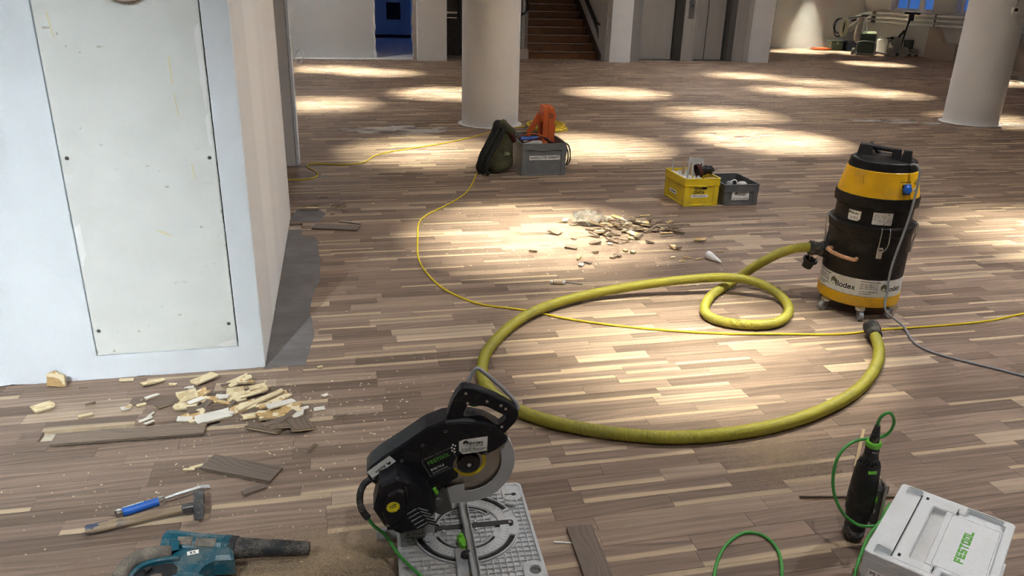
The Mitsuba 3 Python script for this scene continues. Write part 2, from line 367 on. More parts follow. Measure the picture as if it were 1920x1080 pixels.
# ------------------------------------------------------------------ the setting: near wall with access panel
def grid_wall_edge(x0, x1, z, seed): return None
PX0, PX1, PZ0, PZ1 = -1.025, -0.476, 0.110, 2.12
WX, WY = -0.372, 3.143
def wall_front():
    xs = np.arange(-6, WX+1e-6, 0.02); base = 0.0015+0.022*np.maximum(0, meshkit.fbm(np.c_[xs*11, xs*0, xs*0+2], 3)-0.5)
    pts = [(-6, CEIL), *[(x, b) for x, b in zip(xs, base)], (WX, 0.004), (WX, CEIL)]
    poly = Polygon(pts).buffer(0)
    hole = sbox(PX0-0.0045, PZ0-0.002, PX1+0.0058, PZ1)
    m = extr(poly.difference(hole), 0.05)                  # x, z outline; depth along +y
    return moved(m, frame([0, WY+0.05, 0], [1, 0, 0], [0, 0, 1]))
struct('wall_left', [wall_front()], 'paint_white', label='white wall with an access panel')
part('wall_left', 'core', bx(-6, WX-0.012, WY+0.05, 5.506, 0.004, CEIL), 'black_gap', smooth=False)
part('wall_left', 'side_face', bx(WX-0.012, WX, WY+0.002, 5.506, 0.004, CEIL), 'side_shade_bands', smooth=False, label='side of the wall with painted shadow bands')
part('wall_left', 'corner_bead', cbx(WX-0.004, WX+0.0012, WY-0.0008, WY+0.004, 0.01, CEIL, 0.0008), 'paint_white', smooth=False)
part('wall_left', 'access_panel', cbx(PX0, PX1, WY+0.001, WY+0.02, PZ0, PZ1, 0.0015), 'panel_paint', smooth=False, label='tall white access panel')
for x, z in ((-1.002, 0.931), (-0.498, 0.923), (-1.004, 0.220), (-0.500, 0.218)):
    s = part('wall_left', 'screw', moved(lathe([(0, 0.0015), (0.0035, 0.0015), (0.0036, 0.0005), (0.0068, 0.001), (0.0075, 0.0)], 16), frame([x, WY+0.0009, z], [1, 0, 0], [0, 0, 1])), 'dark_steel', label='dark screw in the access panel')
def smear(pts, seed, amp=0.01, h=0.0006):
    return moved(extr(blob(pts, amp, seed, 0.006), h), frame([0, WY+0.0008, 0], [1, 0, 0], [0, 0, 1]))
k = 0
for pts in ([(-0.602, 1.30), (-0.595, 1.30), (-0.593, 1.20), (-0.600, 1.20)], [(-0.600, 1.17), (-0.595, 1.17), (-0.588, 1.08), (-0.593, 1.08)], [(-0.568, 0.90), (-0.561, 0.90), (-0.558, 0.84), (-0.563, 0.84)], [(-0.985, 1.45), (-0.978, 1.45), (-0.97, 1.36), (-0.976, 1.37)], [(-0.735, 0.64), (-0.70, 0.635), (-0.665, 0.605), (-0.70, 0.62)]):
    part('wall_left', 'putty_mark', smear(pts, k, 0.003), 'putty_yellow', smooth=False); k += 1
for pts in ([(-0.497, 1.40), (-0.480, 1.42), (-0.480, 1.20), (-0.490, 1.10), (-0.498, 1.2)], [(-0.495, 1.08), (-0.481, 1.1), (-0.481, 0.98), (-0.492, 0.97)], [(-0.56, 0.125), (-0.480, 0.15), (-0.480, 0.116), (-0.53, 0.113)], [(-1.02, 0.66), (-1.0, 0.68), (-1.0, 0.55), (-1.02, 0.5)]):
    part('wall_left', 'plaster_smear', smear(pts, k, 0.006), 'putty_white', smooth=False); k += 1
part('wall_left', 'round_cover', moved(lathe([(0, 0.03), (0.105, 0.03), (0.112, 0.027), (0.115, 0.02), (0.115, 0.0), (0.118, 0.0), (0.118, 0.0)], 48), frame([-0.716, WY, 1.602], [1, 0, 0], [0, 0, 1])), 'paint_beige', label='round beige cover')
part('wall_left', 'dark_gap_strip', bx(-6, WX-0.002, WY+0.004, WY+0.03, 0.0, 0.03), 'black_gap', smooth=False)  # black strip painted in as the shade of the chipped gap
# second wall beyond the passage
struct('wall_passage', bx(-6, -0.381, 7.196, 7.43, 0.0, CEIL), 'paint_worn', label='shaded wall end beyond the passage')
part('wall_passage', 'white_reveal', bx(-0.3815, -0.371, 7.190, 7.43, 0.006, CEIL), 'paint_white', smooth=False)
part('wall_passage', 'corner_bead', cbx(-0.396, -0.3705, 7.186, 7.1962, 0.006, CEIL, 0.002), 'paint_white', smooth=False)
struct('wall_passage_end', bx(-6.2, -6, -4, 18.6, 0, CEIL), 'paint_plain')
struct('wall_near', bx(-6.2, 17.5, -4.2, -4, 0, CEIL), 'paint_plain')
struct('ceiling', bx(-6.2, 17.5, -4.2, 26.5, CEIL, CEIL+0.2), 'ceiling_paint')
for (x, y, s) in DOWNLIGHTS:
    part('ceiling', 'downlight', moved(lathe([(0.030, 0.02), (0.040, 0.0), (0.052, -0.004), (0.055, 0.0)], 20), TR(x, y, CEIL)), 'white_plastic')
# ------------------------------------------------------------------ the setting: columns
def column(name, x, y, r, lab):
    struct(name, moved(lathe([(r, 0.012), (r, CEIL)], 96), TR(x, y, 0)), 'column_paint', smooth=True, label=lab)
    part(name, 'floor_ring', moved(lathe([(r-0.01, 0.012), (r+0.045, 0.010), (r+0.047, 0.006), (r+0.047, 0.004), (r-0.01, 0.004)], 96), TR(x, y, 0)), 'column_paint', smooth=30, label='thin white floor ring')
    part(name, 'shadow_gap', moved(lathe([(r+0.040, 0.005), (r+0.040, 0.0)], 64), TR(x, y, 0)), 'black_gap')
column('column_1', 1.8166, 9.369, 0.345, 'thick round white column behind the backpack')
column('column_2', 8.471, 9.056, 0.342, 'thick round white column carrying the thermostat')

# ------------------------------------------------------------------ the setting: back of the hall
def ragged(x, seed, z1=CEIL, amp=0.035):
    zs = np.arange(0, z1, 0.04); return [(x+amp*(2*v-1), z) for z, v in zip(zs, meshkit.fbm(np.c_[zs*9, zs*0, zs*0+seed], 3))]
def face(poly, y0, depth): return moved(extr(poly, depth), frame([0, y0+depth, 0], [1, 0, 0], [0, 0, 1]))
struct('wall_back', face(Polygon([(-6, 0), *ragged(0.90, 3), (0.90, CEIL), (-6, CEIL)]).buffer(0), 18.33, 0.25), 'paint_grey', label='grey white wall at the back with a broken edge')
part('wall_back', 'broken_edge', face(Polygon([*ragged(0.875, 3), *ragged(0.915, 8)[::-1]]).buffer(0), 18.322, 0.012), 'putty_white', smooth=False, label='chalky broken plaster edge')
struct('wall_pillar', bx(1.80, 2.44, 17.74, 18.9, 0, CEIL), 'paint_plain', label='white pillar between the doorway and the dark opening')
part('wall_pillar', 'jamb', face(Polygon([*ragged(1.72, 12, amp=0.03), (1.80, CEIL), (1.80, 0)]).buffer(0), 18.0, 0.3), 'paint_beige', smooth=False)
# blue room behind the doorway: daylight comes in from its own window opening
struct('wall_blue_room', [bx(-3.2, 4.2, 25.4, 25.6, 0, CEIL), bx(2.35, 2.45, 18.9, 25.4, 0, CEIL), bx(-3.3, -3.2, 18.6, 25.4, 0, 0.4), bx(-3.3, -3.2, 18.6, 19.2, 0.4, CEIL), bx(-3.3, -3.2, 25.0, 25.4, 0.4, CEIL), bx(-3.3, -3.2, 18.6, 25.4, 3.0, CEIL)], 'navy')
struct('floor_blue_room', bx(-3.2, 2.35, 18.0, 25.4, -0.013, 0.004), 'paint_worn')
struct('door_blue_room', cbx(1.62, 2.05, 25.36, 25.41, 0.55, 1.05, 0.01), 'black_gap', label='dark square opening in the blue room wall')
part('door_blue_room', 'trim', [bx(1.58, 1.62, 25.35, 25.41, 0.51, 1.09), bx(2.05, 2.09, 25.35, 25.41, 0.51, 1.09), bx(1.62, 2.05, 25.35, 25.41, 0.51, 0.55), bx(1.62, 2.05, 25.35, 25.41, 1.05, 1.09)], 'navy', smooth=False)
struct('baseboard_blue_room', bx(-3.2, 2.35, 25.3, 25.4, 0.03, 0.10), 'black_gap')
# opening between pillar and stairs; a black leaf stands in for its darkness
struct('wall_dark_room', [bx(2.44, 4.5, 20.6, 20.7, 0, CEIL), bx(4.40, 4.46, 18.8, 20.6, 0, CEIL)], 'paint_plain')
struct('door_1', [bx(2.46, 2.52, 18.44, 18.5, 0, 2.4), bx(2.46, 4.2, 18.44, 18.5, 0.0, 0.06)], 'dark_steel', label='door behind the round column with a black leaf standing for the dark room')
part('door_1', 'rail', bx(2.52, 2.78, 18.45, 18.49, 0.98, 1.02), 'steel', smooth=False, label='pale crossbar')
part('door_1', 'rail', bx(2.52, 2.78, 18.45, 18.49, 0.88, 0.90), 'steel', smooth=False)
part('door_1', 'pull_handle', [cyl([2.83, 18.4, 0.82], [2.83, 18.4, 1.35], 0.018), cyl([2.83, 18.4, 1.28], [2.83, 18.46, 1.28], 0.012), cyl([2.83, 18.4, 0.9], [2.83, 18.46, 0.9], 0.012)], 'black_matte')
part('door_1', 'leaf', bx(2.52, 4.1, 18.465, 18.475, 0.06, 2.4), 'black_plastic', smooth=False)  # opaque black sheet in place of the unlit room behind the glass
# stairs
SX0, SX1, SY, RISE, GO = 4.47, 6.20, 18.42, 0.172, 0.29
struct('stairs', [bx(SX0, SX1, SY+i*GO+0.02, SY+14*GO, i*RISE, (i+1)*RISE-0.03) for i in range(12)], 'stair_dark', label='brown wooden staircase going up between balustrade and wall')
for i in range(12):
    y = SY+i*GO; z = i*RISE
    part('stairs', 'riser', bx(SX0, SX1-0.06, y, y+0.02, z, z+RISE-0.03), 'stair_wood', smooth=False)
    t = part('stairs', 'tread', cbx(SX0, SX1-0.06, y-0.025, y+GO+0.02, z+RISE-0.03, z+RISE, 0.004), 'stair_wood', smooth=False)
    part('stairs', 'nosing', cbx(SX0, SX1-0.06, y-0.032, y+0.012, z+RISE-0.008, z+RISE+0.003, 0.002), 'steel', smooth=False, label='grey metal nosing')
prof = [(SY-0.25, 0.0), (SY-0.25, 0.12), (SY+12*GO, 12*RISE+0.26), (SY+12*GO, 0)]
part('stairs', 'skirting', moved(extr(Polygon(prof), 0.06), frame([SX1-0.06, 0, 0], [0, 1, 0], [0, 0, 1])), 'stair_dark', smooth=False)
struct('wall_stairs', [bx(SX1, SX1+0.12, 17.9, 25, 0, CEIL), bx(SX0-0.1, SX1+0.1, SY+13*GO, SY+13*GO+0.1, 0, CEIL)], 'paint_grey', label='grey wall beside the stairs')
struct('wall_soffit', bx(2.46, 6.2, 18.6, 19.0, 2.6, CEIL), 'paint_grey')
hr = thing('stair_handrail', 'dark wall handrail on a grey board beside the wooden stairs', 'handrail')
hz = lambda y: 0.94+(y-18.6)*RISE/GO
part(hr, 'board', moved(extr(Polygon([(18.42, hz(18.42)-0.36), (18.60, hz(18.60)-0.26), (22.5, hz(22.5)-0.26), (22.5, hz(22.5)-0.10), (18.5, hz(18.5)-0.16)]), 0.02), frame([SX1-0.02, 0, 0], [0, 1, 0], [0, 0, 1])), 'dark_steel', smooth=False)
part(hr, 'rail', tube(spline([[SX1-0.01, 18.36, hz(18.4)-0.02], [SX1-0.055, 18.38, hz(18.4)-0.01], [SX1-0.07, 18.5, hz(18.5)+0.0], [SX1-0.07, 19.5, hz(19.5)], [SX1-0.07, 22.3, hz(22.3)]], 0.05), 0.022, 10), 'black_matte', smooth=True)
for yy in (18.7, 20.0, 21.4): part(hr, 'bracket', cyl([SX1-0.07, yy, hz(yy)-0.01], [SX1-0.001, yy, hz(yy)-0.07], 0.008, 8), 'black_matte')
bal = thing('balustrade', 'dark curved handrail with upright bars beside the wooden stairs', 'balustrade')
part(bal, 'plinth', bx(4.18, 4.46, 18.35, 18.75, 0, 0.22), 'paint_beige', smooth=False, label='beige plinth')
for i in range(8):
    x, y = 4.20+0.033*i, 18.42+0.02*math.sin(i)
    top = 0.98+0.10*max(0, (i-2)/5.0)
    part(bal, 'bar', cyl([x, y, 0.22], [x, y, top], 0.008, 8), 'steel')
part(bal, 'handrail', tube(spline([[3.95, 18.40, 0.985], [4.2, 18.40, 0.985], [4.36, 18.42, 1.02], [4.455, 18.5, 1.12], [4.46, 18.7, 1.30], [4.43, 18.95, 1.48], [4.40, 19.5, 1.8], [4.40, 21, 2.7]], 0.04), 0.028, 12), 'black_matte', smooth=True)
for i in range(10):
    y = 18.65+i*0.16; part(bal, 'bar', cyl([4.41, y, 0.22+max(0, (y-18.5))*0.59], [4.41, y, 1.22+(y-18.65)*0.6], 0.008, 8), 'steel')
# lift front
struct('wall_lift', [bx(6.23, 6.735, 17.66, 18.9, 0, CEIL), bx(9.915, 10.43, 17.86, 22.9, 0, CEIL), bx(6.7, 10.0, 18.75, 18.9, 0, CEIL), bx(6.7, 10.0, 17.9, 18.9, 2.25, CEIL)], 'paint_plain', label='white piers framing the two lifts')
part('wall_lift', 'pier_foot', bx(6.225, 6.74, 17.65, 17.7, 0, 0.13), 'paint_plain', smooth=False)
part('wall_lift', 'dark_corner_joint', bx(10.43, 10.436, 17.858, 17.9, 0, CEIL), 'black_gap', smooth=False)
def jamb(pts): return extr(Polygon(pts), 2.25)
part('wall_lift', 'steel_jamb', jamb([(6.735, 17.90), (6.80, 17.90), (7.20, 18.25), (7.22, 18.30), (7.22, 18.7), (6.735, 18.7)]), 'brushed_steel', smooth=False)
part('wall_lift', 'steel_jamb', jamb([(8.12, 18.46), (8.14, 18.2), (8.19, 18.08), (8.19, 18.7), (8.12, 18.7)]), 'dark_steel', smooth=False)
cp = part('wall_lift', 'lift_pier', cbx(8.19, 8.51, 18.06, 18.7, 0, 2.25, 0.012), 'brushed_steel', smooth=False)
part('wall_lift', 'call_panel', cbx(8.27, 8.43, 18.045, 18.07, 0.98, 1.62, 0.004), 'steel', smooth=False, label='lift call panel')
part('wall_lift', 'call_button', cyl([8.37, 18.05, 1.27], [8.37, 18.035, 1.27], 0.022, 16), 'black_matte')
part('wall_lift', 'steel_jamb', jamb([(9.44, 18.46), (9.46, 18.2), (9.56, 18.1), (9.60, 18.7), (9.44, 18.7)]), 'dark_steel', smooth=False)
part('wall_lift', 'steel_jamb', jamb([(9.56, 18.10), (9.60, 18.04), (9.84, 18.02), (9.915, 17.95), (9.915, 18.7), (9.56, 18.7)]), 'brushed_steel', smooth=False)
def lift(n, x0, x1, xm, dy):
    struct(f'door_{n}', bx(x0, x1, 18.60, 18.62, 0, 2.25), 'black_gap', label='steel lift door with two sliding leaves')
    part(f'door_{n}', 'leaf', cbx(x0, xm-0.004, 18.44, 18.47, 0.012, 2.25, 0.004), 'brushed_steel', smooth=False)
    part(f'door_{n}', 'leaf', cbx(xm+0.004, x1-0.02, 18.44+dy, 18.47+dy, 0.012, 2.25, 0.004), 'brushed_steel', smooth=False)
    part(f'door_{n}', 'sill', bx(x0, x1, 18.3, 18.5, -0.005, 0.008), 'dark_steel', smooth=False)
lift(2, 7.22, 8.12, 7.655, 0.03); lift(3, 8.51, 9.44, 8.965, -0.03)
# far wall and window wall
struct('wall_far', bx(10.3, 17.2, 22.9, 23.1, 0, CEIL), 'paint_grey', label='far white wall behind the sanding machines')
WXR = 16.45
wins = [(21.62, 19.86), (18.96, 17.2), (16.3, 14.5), (13.6, 11.8), (10.9, 9.1), (8.2, 6.4)]
sill = [bx(WXR+0.12, WXR+0.32, -4, 22.9, 0, 1.22), bx(WXR, WXR+0.32, -4, 22.9, 2.6, CEIL)]
edges = [22.9]+[v for w in wins for v in w]+[-4]
for a, b in zip(edges[0::2], edges[1::2]): sill.append(bx(WXR, WXR+0.32, b, a, 1.22, 2.6))
struct('wall_right', sill, 'paint_grey', label='window wall with heating pipes')
# sloped-back piers under the windows' piers
for k, (a, b) in enumerate(zip(edges[2::2], edges[3::2])):
    y0 = a
    prof = [(a-0.08, 0), (a-0.085, 0.82), (a-0.33, 0.83), (a-0.72, 0.45), (b-0.30, 0.45), (b-0.34, 0)]
    part('wall_right', 'pier_foot', moved(extr(Polygon(prof), 0.18), frame([WXR-0.04, 0, 0], [0, 1, 0], [0, 0, 1])), 'paint_beige', smooth=False)
mat('frost', (0.5, 0.5, 0.5), 0.5)
scene['window_film'] = {'type': 'principledthin', 'base_color': rgb((0.62, 0.90, 0.97)), 'diff_trans': 1.9, 'roughness': 0.6, 'spec_trans': 0.0}
for n, (a, b) in enumerate(wins[:4]):
    key = f'window_{n+1}'
    w = a-b; fr = []
    x0, x1 = WXR+0.14, WXR+0.20
    fr += [bx(x0, x1, b, a, 1.22, 1.29), bx(x0, x1, b, a, 2.5, 2.6)]
    cuts = [a, a-0.10, a-0.10-0.47, a-0.60, a-0.60-0.50, b+0.55, b+0.10, b]
    cols = [(a, a-0.10), (a-0.53, a-0.58), (a-1.03, a-1.24), (a-1.68, b)]
    for ca, cb in cols: fr.append(bx(x0, x1, cb, ca, 1.22, 2.6))
    struct(key, fr, 'paint_plain', label='blue dusk window with white frame')
    for ca, cb in zip(cols[:-1], cols[1:]):
        y1, y0 = ca[1], cb[0]
        part(key, 'pane', [[[x0+0.03, y0, 1.29], [x0+0.03, y1, 1.29], [x0+0.03, y1, 2.5], [x0+0.03, y0, 2.5]], [[0, 1, 2, 3]]] and (np.array([[x0+0.03, y0, 1.29], [x0+0.03, y1, 1.29], [x0+0.03, y1, 2.5], [x0+0.03, y0, 2.5]]), np.array([[0, 1, 2, 3]])), 'window_film', smooth=False)
    part(key, 'sill', cbx(WXR-0.02, x1, b, a, 1.19, 1.225, 0.006), 'paint_plain', smooth=False)
for i in range(max(0, 6-4)):
    a, b = wins[4+i]
    part('wall_right', 'pane', (np.array([[WXR+0.17, b, 1.22], [WXR+0.17, a, 1.22], [WXR+0.17, a, 2.6], [WXR+0.17, b, 2.6]]), np.array([[0, 1, 2, 3]])), 'window_film', smooth=False)
for i, z in enumerate((1.13, 1.005, 0.88)):
    hp = solo('heating_pipe', tube(spline([[15.9+0.1*i, 22.88, z-0.35], [16.05+0.06*i, 22.6, z-0.12], [16.22, 22.35, z-0.01], [16.30, 22.15, z], [16.31, 20, z], [16.31, 6, z]], 0.08), 0.034, 12), 'paint_plain', ['uppermost of the three pale heating pipes below the windows', 'middle of the three pale heating pipes below the windows', 'lowest of the three pale heating pipes below the windows'][i], 'pipe', smooth=True)
    for yy in (19.45, 16.8, 14.1): part(hp, 'clamp', bx(16.26, 16.46, yy-0.02, yy+0.02, z-0.04, z+0.04), 'dark_steel', smooth=False)
    part(hp, 'valve', cyl([16.28, 22.15, z], [16.28, 22.02, z], 0.045, 12), 'dark_steel')

# ------------------------------------------------------------------ materials of the things
mat('hose_yellow', dirty((0.335, 0.305, 0.040), (0.19, 0.18, 0.085), 0.4, 9, 120), 0.45)
mat('cable_yellow', (0.66, 0.50, 0.03), 0.45)
mat('vac_yellow', dirty((0.72, 0.40, 0.012), (0.35, 0.24, 0.08), 0.35, 12), 0.35)
mat('vac_black', dirty((0.011, 0.0105, 0.0105), (0.06, 0.053, 0.046), 0.3, 16, 200), 0.45, specular=0.22)
mat('band_white', dirty((0.72, 0.72, 0.69), (0.45, 0.40, 0.33), 0.3, 25), 0.4)
mat('copper', dirty((0.62, 0.36, 0.20), (0.40, 0.16, 0.08), 0.6, 60), 0.5)
mat('blue_plastic', (0.015, 0.10, 0.42), 0.35)
mat('cable_grey', (0.26, 0.27, 0.29), 0.5)
mat('cable_green', (0.06, 0.30, 0.06), 0.4)
mat('lime', (0.16, 0.52, 0.04), 0.4)
mat('crate_grey', dirty((0.155, 0.165, 0.17), (0.30, 0.27, 0.23), 0.35, 14), 0.45)
mat('crate_dark', dirty((0.085, 0.09, 0.095), (0.24, 0.22, 0.19), 0.4, 14), 0.45)
mat('crate_yellow', dirty((0.70, 0.52, 0.02), (0.38, 0.30, 0.10), 0.3, 14), 0.4)
mat('case_orange', dirty((0.62, 0.125, 0.03), (0.36, 0.16, 0.08), 0.3, 14), 0.45)
def canvas(p, n, uv):
    w = mikit.noise(p.x*700, p.y*700, p.z*700); a = mikit.fbm(p.x*12, p.y*12, p.z*12, 3)
    return mikit.mix((0.042, 0.044, 0.022), (0.095, 0.092, 0.045), a)*(0.8+0.4*w)
mat('canvas_olive', mikit.proc(canvas), 0.85)
mat('canvas_dark', (0.024, 0.026, 0.024), 0.8)
mat('maroon', (0.07, 0.016, 0.014), 0.7)
mat('clear_film', (0.5, 0.5, 0.5), 0.5)
scene['clear_film'] = {'type': 'principledthin', 'base_color': rgb((0.70, 0.72, 0.71)), 'roughness': 0.2, 'spec_trans': 0.8, 'diff_trans': 0.9, 'eta': 1.4}
scene['milky_film'] = {'type': 'principledthin', 'base_color': rgb((0.66, 0.67, 0.67)), 'roughness': 0.35, 'spec_trans': 0.15, 'diff_trans': 0.7, 'eta': 1.4}
mat('cardboard', (0.46, 0.34, 0.20), 0.8)

def small_lines(n, w, h, gap, seed, depth=0.0004):
    r = random.Random(seed); out = []
    for i in range(n):
        x = 0
        while x < w*r.uniform(0.75, 1.0):
            l = r.uniform(0.3, 1.0)*h*3; out.append(extr(sbox(x, -i*gap, x+l, -i*gap+h), depth)); x += l+h*0.6
    return cat(out)

# ------------------------------------------------------------------ vacuum cleaner
vc = thing('vacuum_cleaner', 'tall yellow and black drum vacuum cleaner on castors beside the yellow hose', 'vacuum cleaner')
VX, VY = 2.704, 3.381
VF = math.atan2(-VY, -VX)          # the side that faces the camera
VM = TR(VX, VY, 0)
def vdir(phi): a = VF+math.radians(phi); return np.array([math.cos(a), math.sin(a), 0])
def vpt(phi, r, z): return np.array([VX, VY, 0])+vdir(phi)*r+np.array([0, 0, z])
def vface(phi, r, z): d = vdir(phi); return frame(vpt(phi, r, z), np.cross([0, 0, 1], d), [0, 0, 1])
def wrap(m, phi, r, z):
    """bends a flat x, y, z mesh around the drum"""
    m = as_tm(m).copy(); v = np.array(m.vertices); a = VF+math.radians(phi)+v[:, 0]/r
    m.vertices = np.c_[VX+(r+v[:, 2])*np.cos(a), VY+(r+v[:, 2])*np.sin(a), z+v[:, 1]]; return m
def fine(poly, h, step=0.012):
    m = extr(poly, h); 
    v, f = trimesh.remesh.subdivide_to_size(m.vertices, m.faces, step); return trimesh.Trimesh(v, f, process=False)
part(vc, 'base_ring', moved(lathe([(0.18, 0.068), (0.203, 0.066), (0.2065, 0.072), (0.2065, 0.117), (0.204, 0.122), (0.196, 0.122)], 72), VM), 'vac_yellow', label='yellow base ring')
part(vc, 'drum', moved(lathe([(0.0, 0.07), (0.19, 0.07), (0.2015, 0.12), (0.2015, 0.44), (0.204, 0.445), (0.2085, 0.452), (0.2085, 0.478), (0.213, 0.482), (0.213, 0.492), (0.207, 0.495), (0.19, 0.494)], 72), VM), 'vac_black', label='black drum')
part(vc, 'label_band', moved(lathe([(0.2018, 0.124), (0.2030, 0.124), (0.2030, 0.216), (0.2018, 0.216)], 72), VM), 'band_white', label='white printed band')
part(vc, 'motor_collar', moved(lathe([(0.19, 0.494), (0.187, 0.50), (0.186, 0.575), (0.196, 0.583), (0.202, 0.588), (0.203, 0.630), (0.200, 0.640), (0.19, 0.641)], 72), VM), 'vac_black')
part(vc, 'motor_head', moved(lathe([(0.196, 0.641), (0.195, 0.645), (0.1685, 0.765), (0.166, 0.767), (0.15, 0.767)], 72), VM), 'vac_yellow', label='yellow motor head')
part(vc, 'lid', moved(lathe([(0.164, 0.766), (0.1645, 0.770), (0.1575, 0.806), (0.152, 0.812), (0.12, 0.819), (0.0, 0.824)], 72), VM), 'vac_black', label='black lid')
# recessed flats of the head
part(vc, 'head_flat', wrap(fine(Polygon([(-0.035, 0.005), (0.035, 0.005), (0.022, 0.095), (-0.022, 0.095)]), 0.004), -32, 0.180, 0.650), 'vac_yellow', smooth=False)
hp = lambda phi, r, z: vpt(phi, r, z)
u0 = np.array([math.cos(VF+PI/2), math.sin(VF+PI/2), 0]); w0 = vdir(180)
hc = np.array([VX, VY, 0])+w0*0.03
def hblock(c, du, dw, z0, z1, t=0.72): 
    pts = []
    for zz, k in ((z0, 1.0), (z1, t)):
        for a in (-1, 1):
            for b in (-1, 1): pts.append(c+u0*a*du*k+w0*b*dw*k+np.array([0, 0, zz]))
    return hull(pts)
part(vc, 'carry_handle', [hblock(hc-u0*0.095-w0*0.02, 0.040, 0.045, 0.80, 0.872), hblock(hc+u0*0.052-w0*0.065, 0.026, 0.030, 0.805, 0.868), hblock(hc+u0*0.100-w0*0.10, 0.026, 0.026, 0.79, 0.870), cyl(hc-u0*0.10-w0*0.02+[0, 0, 0.862], hc+u0*0.055-w0*0.065+[0, 0, 0.858], 0.0125, 12), cyl(hc-u0*0.02+w0*0.035+[0, 0, 0.815], hc-u0*0.08+w0*0.03+[0, 0, 0.87], 0.012, 12)], 'black_matte')
sk = part(vc, 'socket', moved(cbx(-0.021, 0.021, -0.026, 0.026, -0.010, 0.006, 0.003), vface(42, 0.187, 0.690) @ RX(-12)), 'black_matte')
part(sk, 'cover', moved(lathe([(0.0, 0.020), (0.016, 0.019), (0.021, 0.015), (0.0225, 0.004)], 28), vface(42, 0.187, 0.690) @ RX(-12)), 'blue_plastic', label='round blue socket cover')
part(sk, 'hinge', moved(cbx(-0.018, 0.018, 0.012, 0.027, 0.0, 0.014, 0.002), vface(42, 0.187, 0.690) @ RX(-12)), 'blue_plastic')
part(vc, 'rating_plate', wrap(fine(sbox(-0.018, -0.045, 0.026, 0.005), 0.0006), 62, 0.187, 0.690), 'label_white', smooth=False, label='small printed plate')
part(vc, 'mark', [wrap(fine(Point(0, 0).buffer(0.013).difference(Point(0, 0).buffer(0.009)), 0.0006), 64, 0.181, 0.722), wrap(fine(sbox(-0.002, -0.002, 0.006, 0.001), 0.0006), 64, 0.181, 0.722)], 'ink_black', smooth=False)
part(vc, 'mark', [wrap(fine(sbox(-0.015, -0.036+0.006*i, 0.020-0.004*(i % 3), -0.034+0.006*i), 0.0004, 0.02), 62, 0.1878, 0.690) for i in range(6)], 'ink_black', smooth=False)
part(vc, 'mark', moved(small_lines(1, 0.042, 0.005, 0.01, 15), vface(36, 0.1895, 0.726) @ RX(-12) @ TR(-0.02, 0, 0.0)), 'maroon', smooth=False)
# stickers on the collar
def logo(s):
    """a house emblem: dark roof over a pale tile"""
    roof = Polygon([(-0.62, 0.32), (0.0, 0.85), (0.72, 0.30), (0.60, 0.20), (0.60, -0.22), (0.02, 0.18), (-0.52, -0.20), (-0.52, 0.28)])
    tile = Polygon([(-0.52, -0.20), (0.02, 0.12), (0.60, -0.22), (0.05, -0.58)]); ring = tile.difference(tile.buffer(-0.07))
    return [affinity.scale(g, s, s, origin=(0, 0)) for g in (roof, ring)]
st = part(vc, 'sticker', wrap(fine(Polygon([(-0.032, -0.026), (0.020, -0.026), (0.032, -0.016), (0.034, 0.026), (-0.034, 0.026)]), 0.0007), -27, 0.1868, 0.536), 'band_white', smooth=False, label='white company sticker with a cut corner')
part(st, 'emblem', [wrap(fine(g, 0.0006), -35, 0.1875, 0.546) for g in logo(0.015)], 'ink_olive', smooth=False)
part(st, 'lettering', [wrap(moved(text('Bodex', 0.0095), TR(-0.004, 0, 0)), -30, 0.1875, 0.543), wrap(moved(small_lines(3, 0.05, 0.002, 0.005, 3), TR(-0.026, -0.008, 0)), -27, 0.1875, 0.536)], 'ink_black', smooth=False)
st = part(vc, 'sticker', wrap(fine(sbox(-0.047, -0.031, 0.047, 0.031), 0.0007), 15, 0.1868, 0.538), 'band_white', smooth=False, label='white instruction sticker')
sk_ = []
for cx, cyy in ((-0.028, 0.012), (0.004, 0.012), (-0.016, -0.012), (0.012, -0.014), (0.032, -0.006)): 
    g = LineString([(cx-0.010, cyy-0.006), (cx-0.004, cyy+0.007), (cx+0.006, cyy+0.005), (cx+0.009, cyy-0.006), (cx-0.002, cyy-0.008)]).buffer(0.0006); sk_.append(wrap(fine(g, 0.0005), 15, 0.1875, 0.538))
for cx, cyy in ((-0.036, -0.004), (0.026, 0.024), (0.010, -0.026)): sk_.append(wrap(fine(Point(cx, cyy).buffer(0.0028), 0.0005), 15, 0.1875, 0.538))
part(st, 'drawing', sk_, 'ink_black', smooth=False)
# printing on the band
for ph in (-37.5, 36):
    part(vc, 'emblem', [wrap(fine(g, 0.0005), ph, 0.2031, 0.173) for g in logo(0.031)], 'ink_olive', smooth=False, label='dark green house emblem')
    part(vc, 'lettering', wrap(moved(text('Bodex', 0.026), TR(0.012, -0.022, 0)), ph, 0.2031, 0.176), 'ink_black', smooth=False)
for i, (t, hgt) in enumerate((('Parkett & Bodenbeläge', 0.0065), ('Tel : 044 938 72 71', 0.0065), ('Fax : 044 938 72 70', 0.0065), ('Nat : 078 772 71 71', 0.0065), ('E-mail: info@bodex.ch', 0.006), ('www.bodex.ch', 0.006))):
    for ph in (2.5, -71):
        part(vc, 'small_print', wrap(moved(text(t, hgt, 0.0004), TR(0, 0, 0)), ph, 0.2031, 0.203-(0.0115*i+(0.004 if i > 0 else 0)+(0.004 if i > 3 else 0))), 'ink_black', smooth=False)
part(vc, 'tick_mark', wrap(fine(LineString([(0, 0), (0.005, -0.006), (0.014, 0.004)]).buffer(0.0015), 0.0005), 41, 0.2066, 0.097), 'maroon', smooth=False)
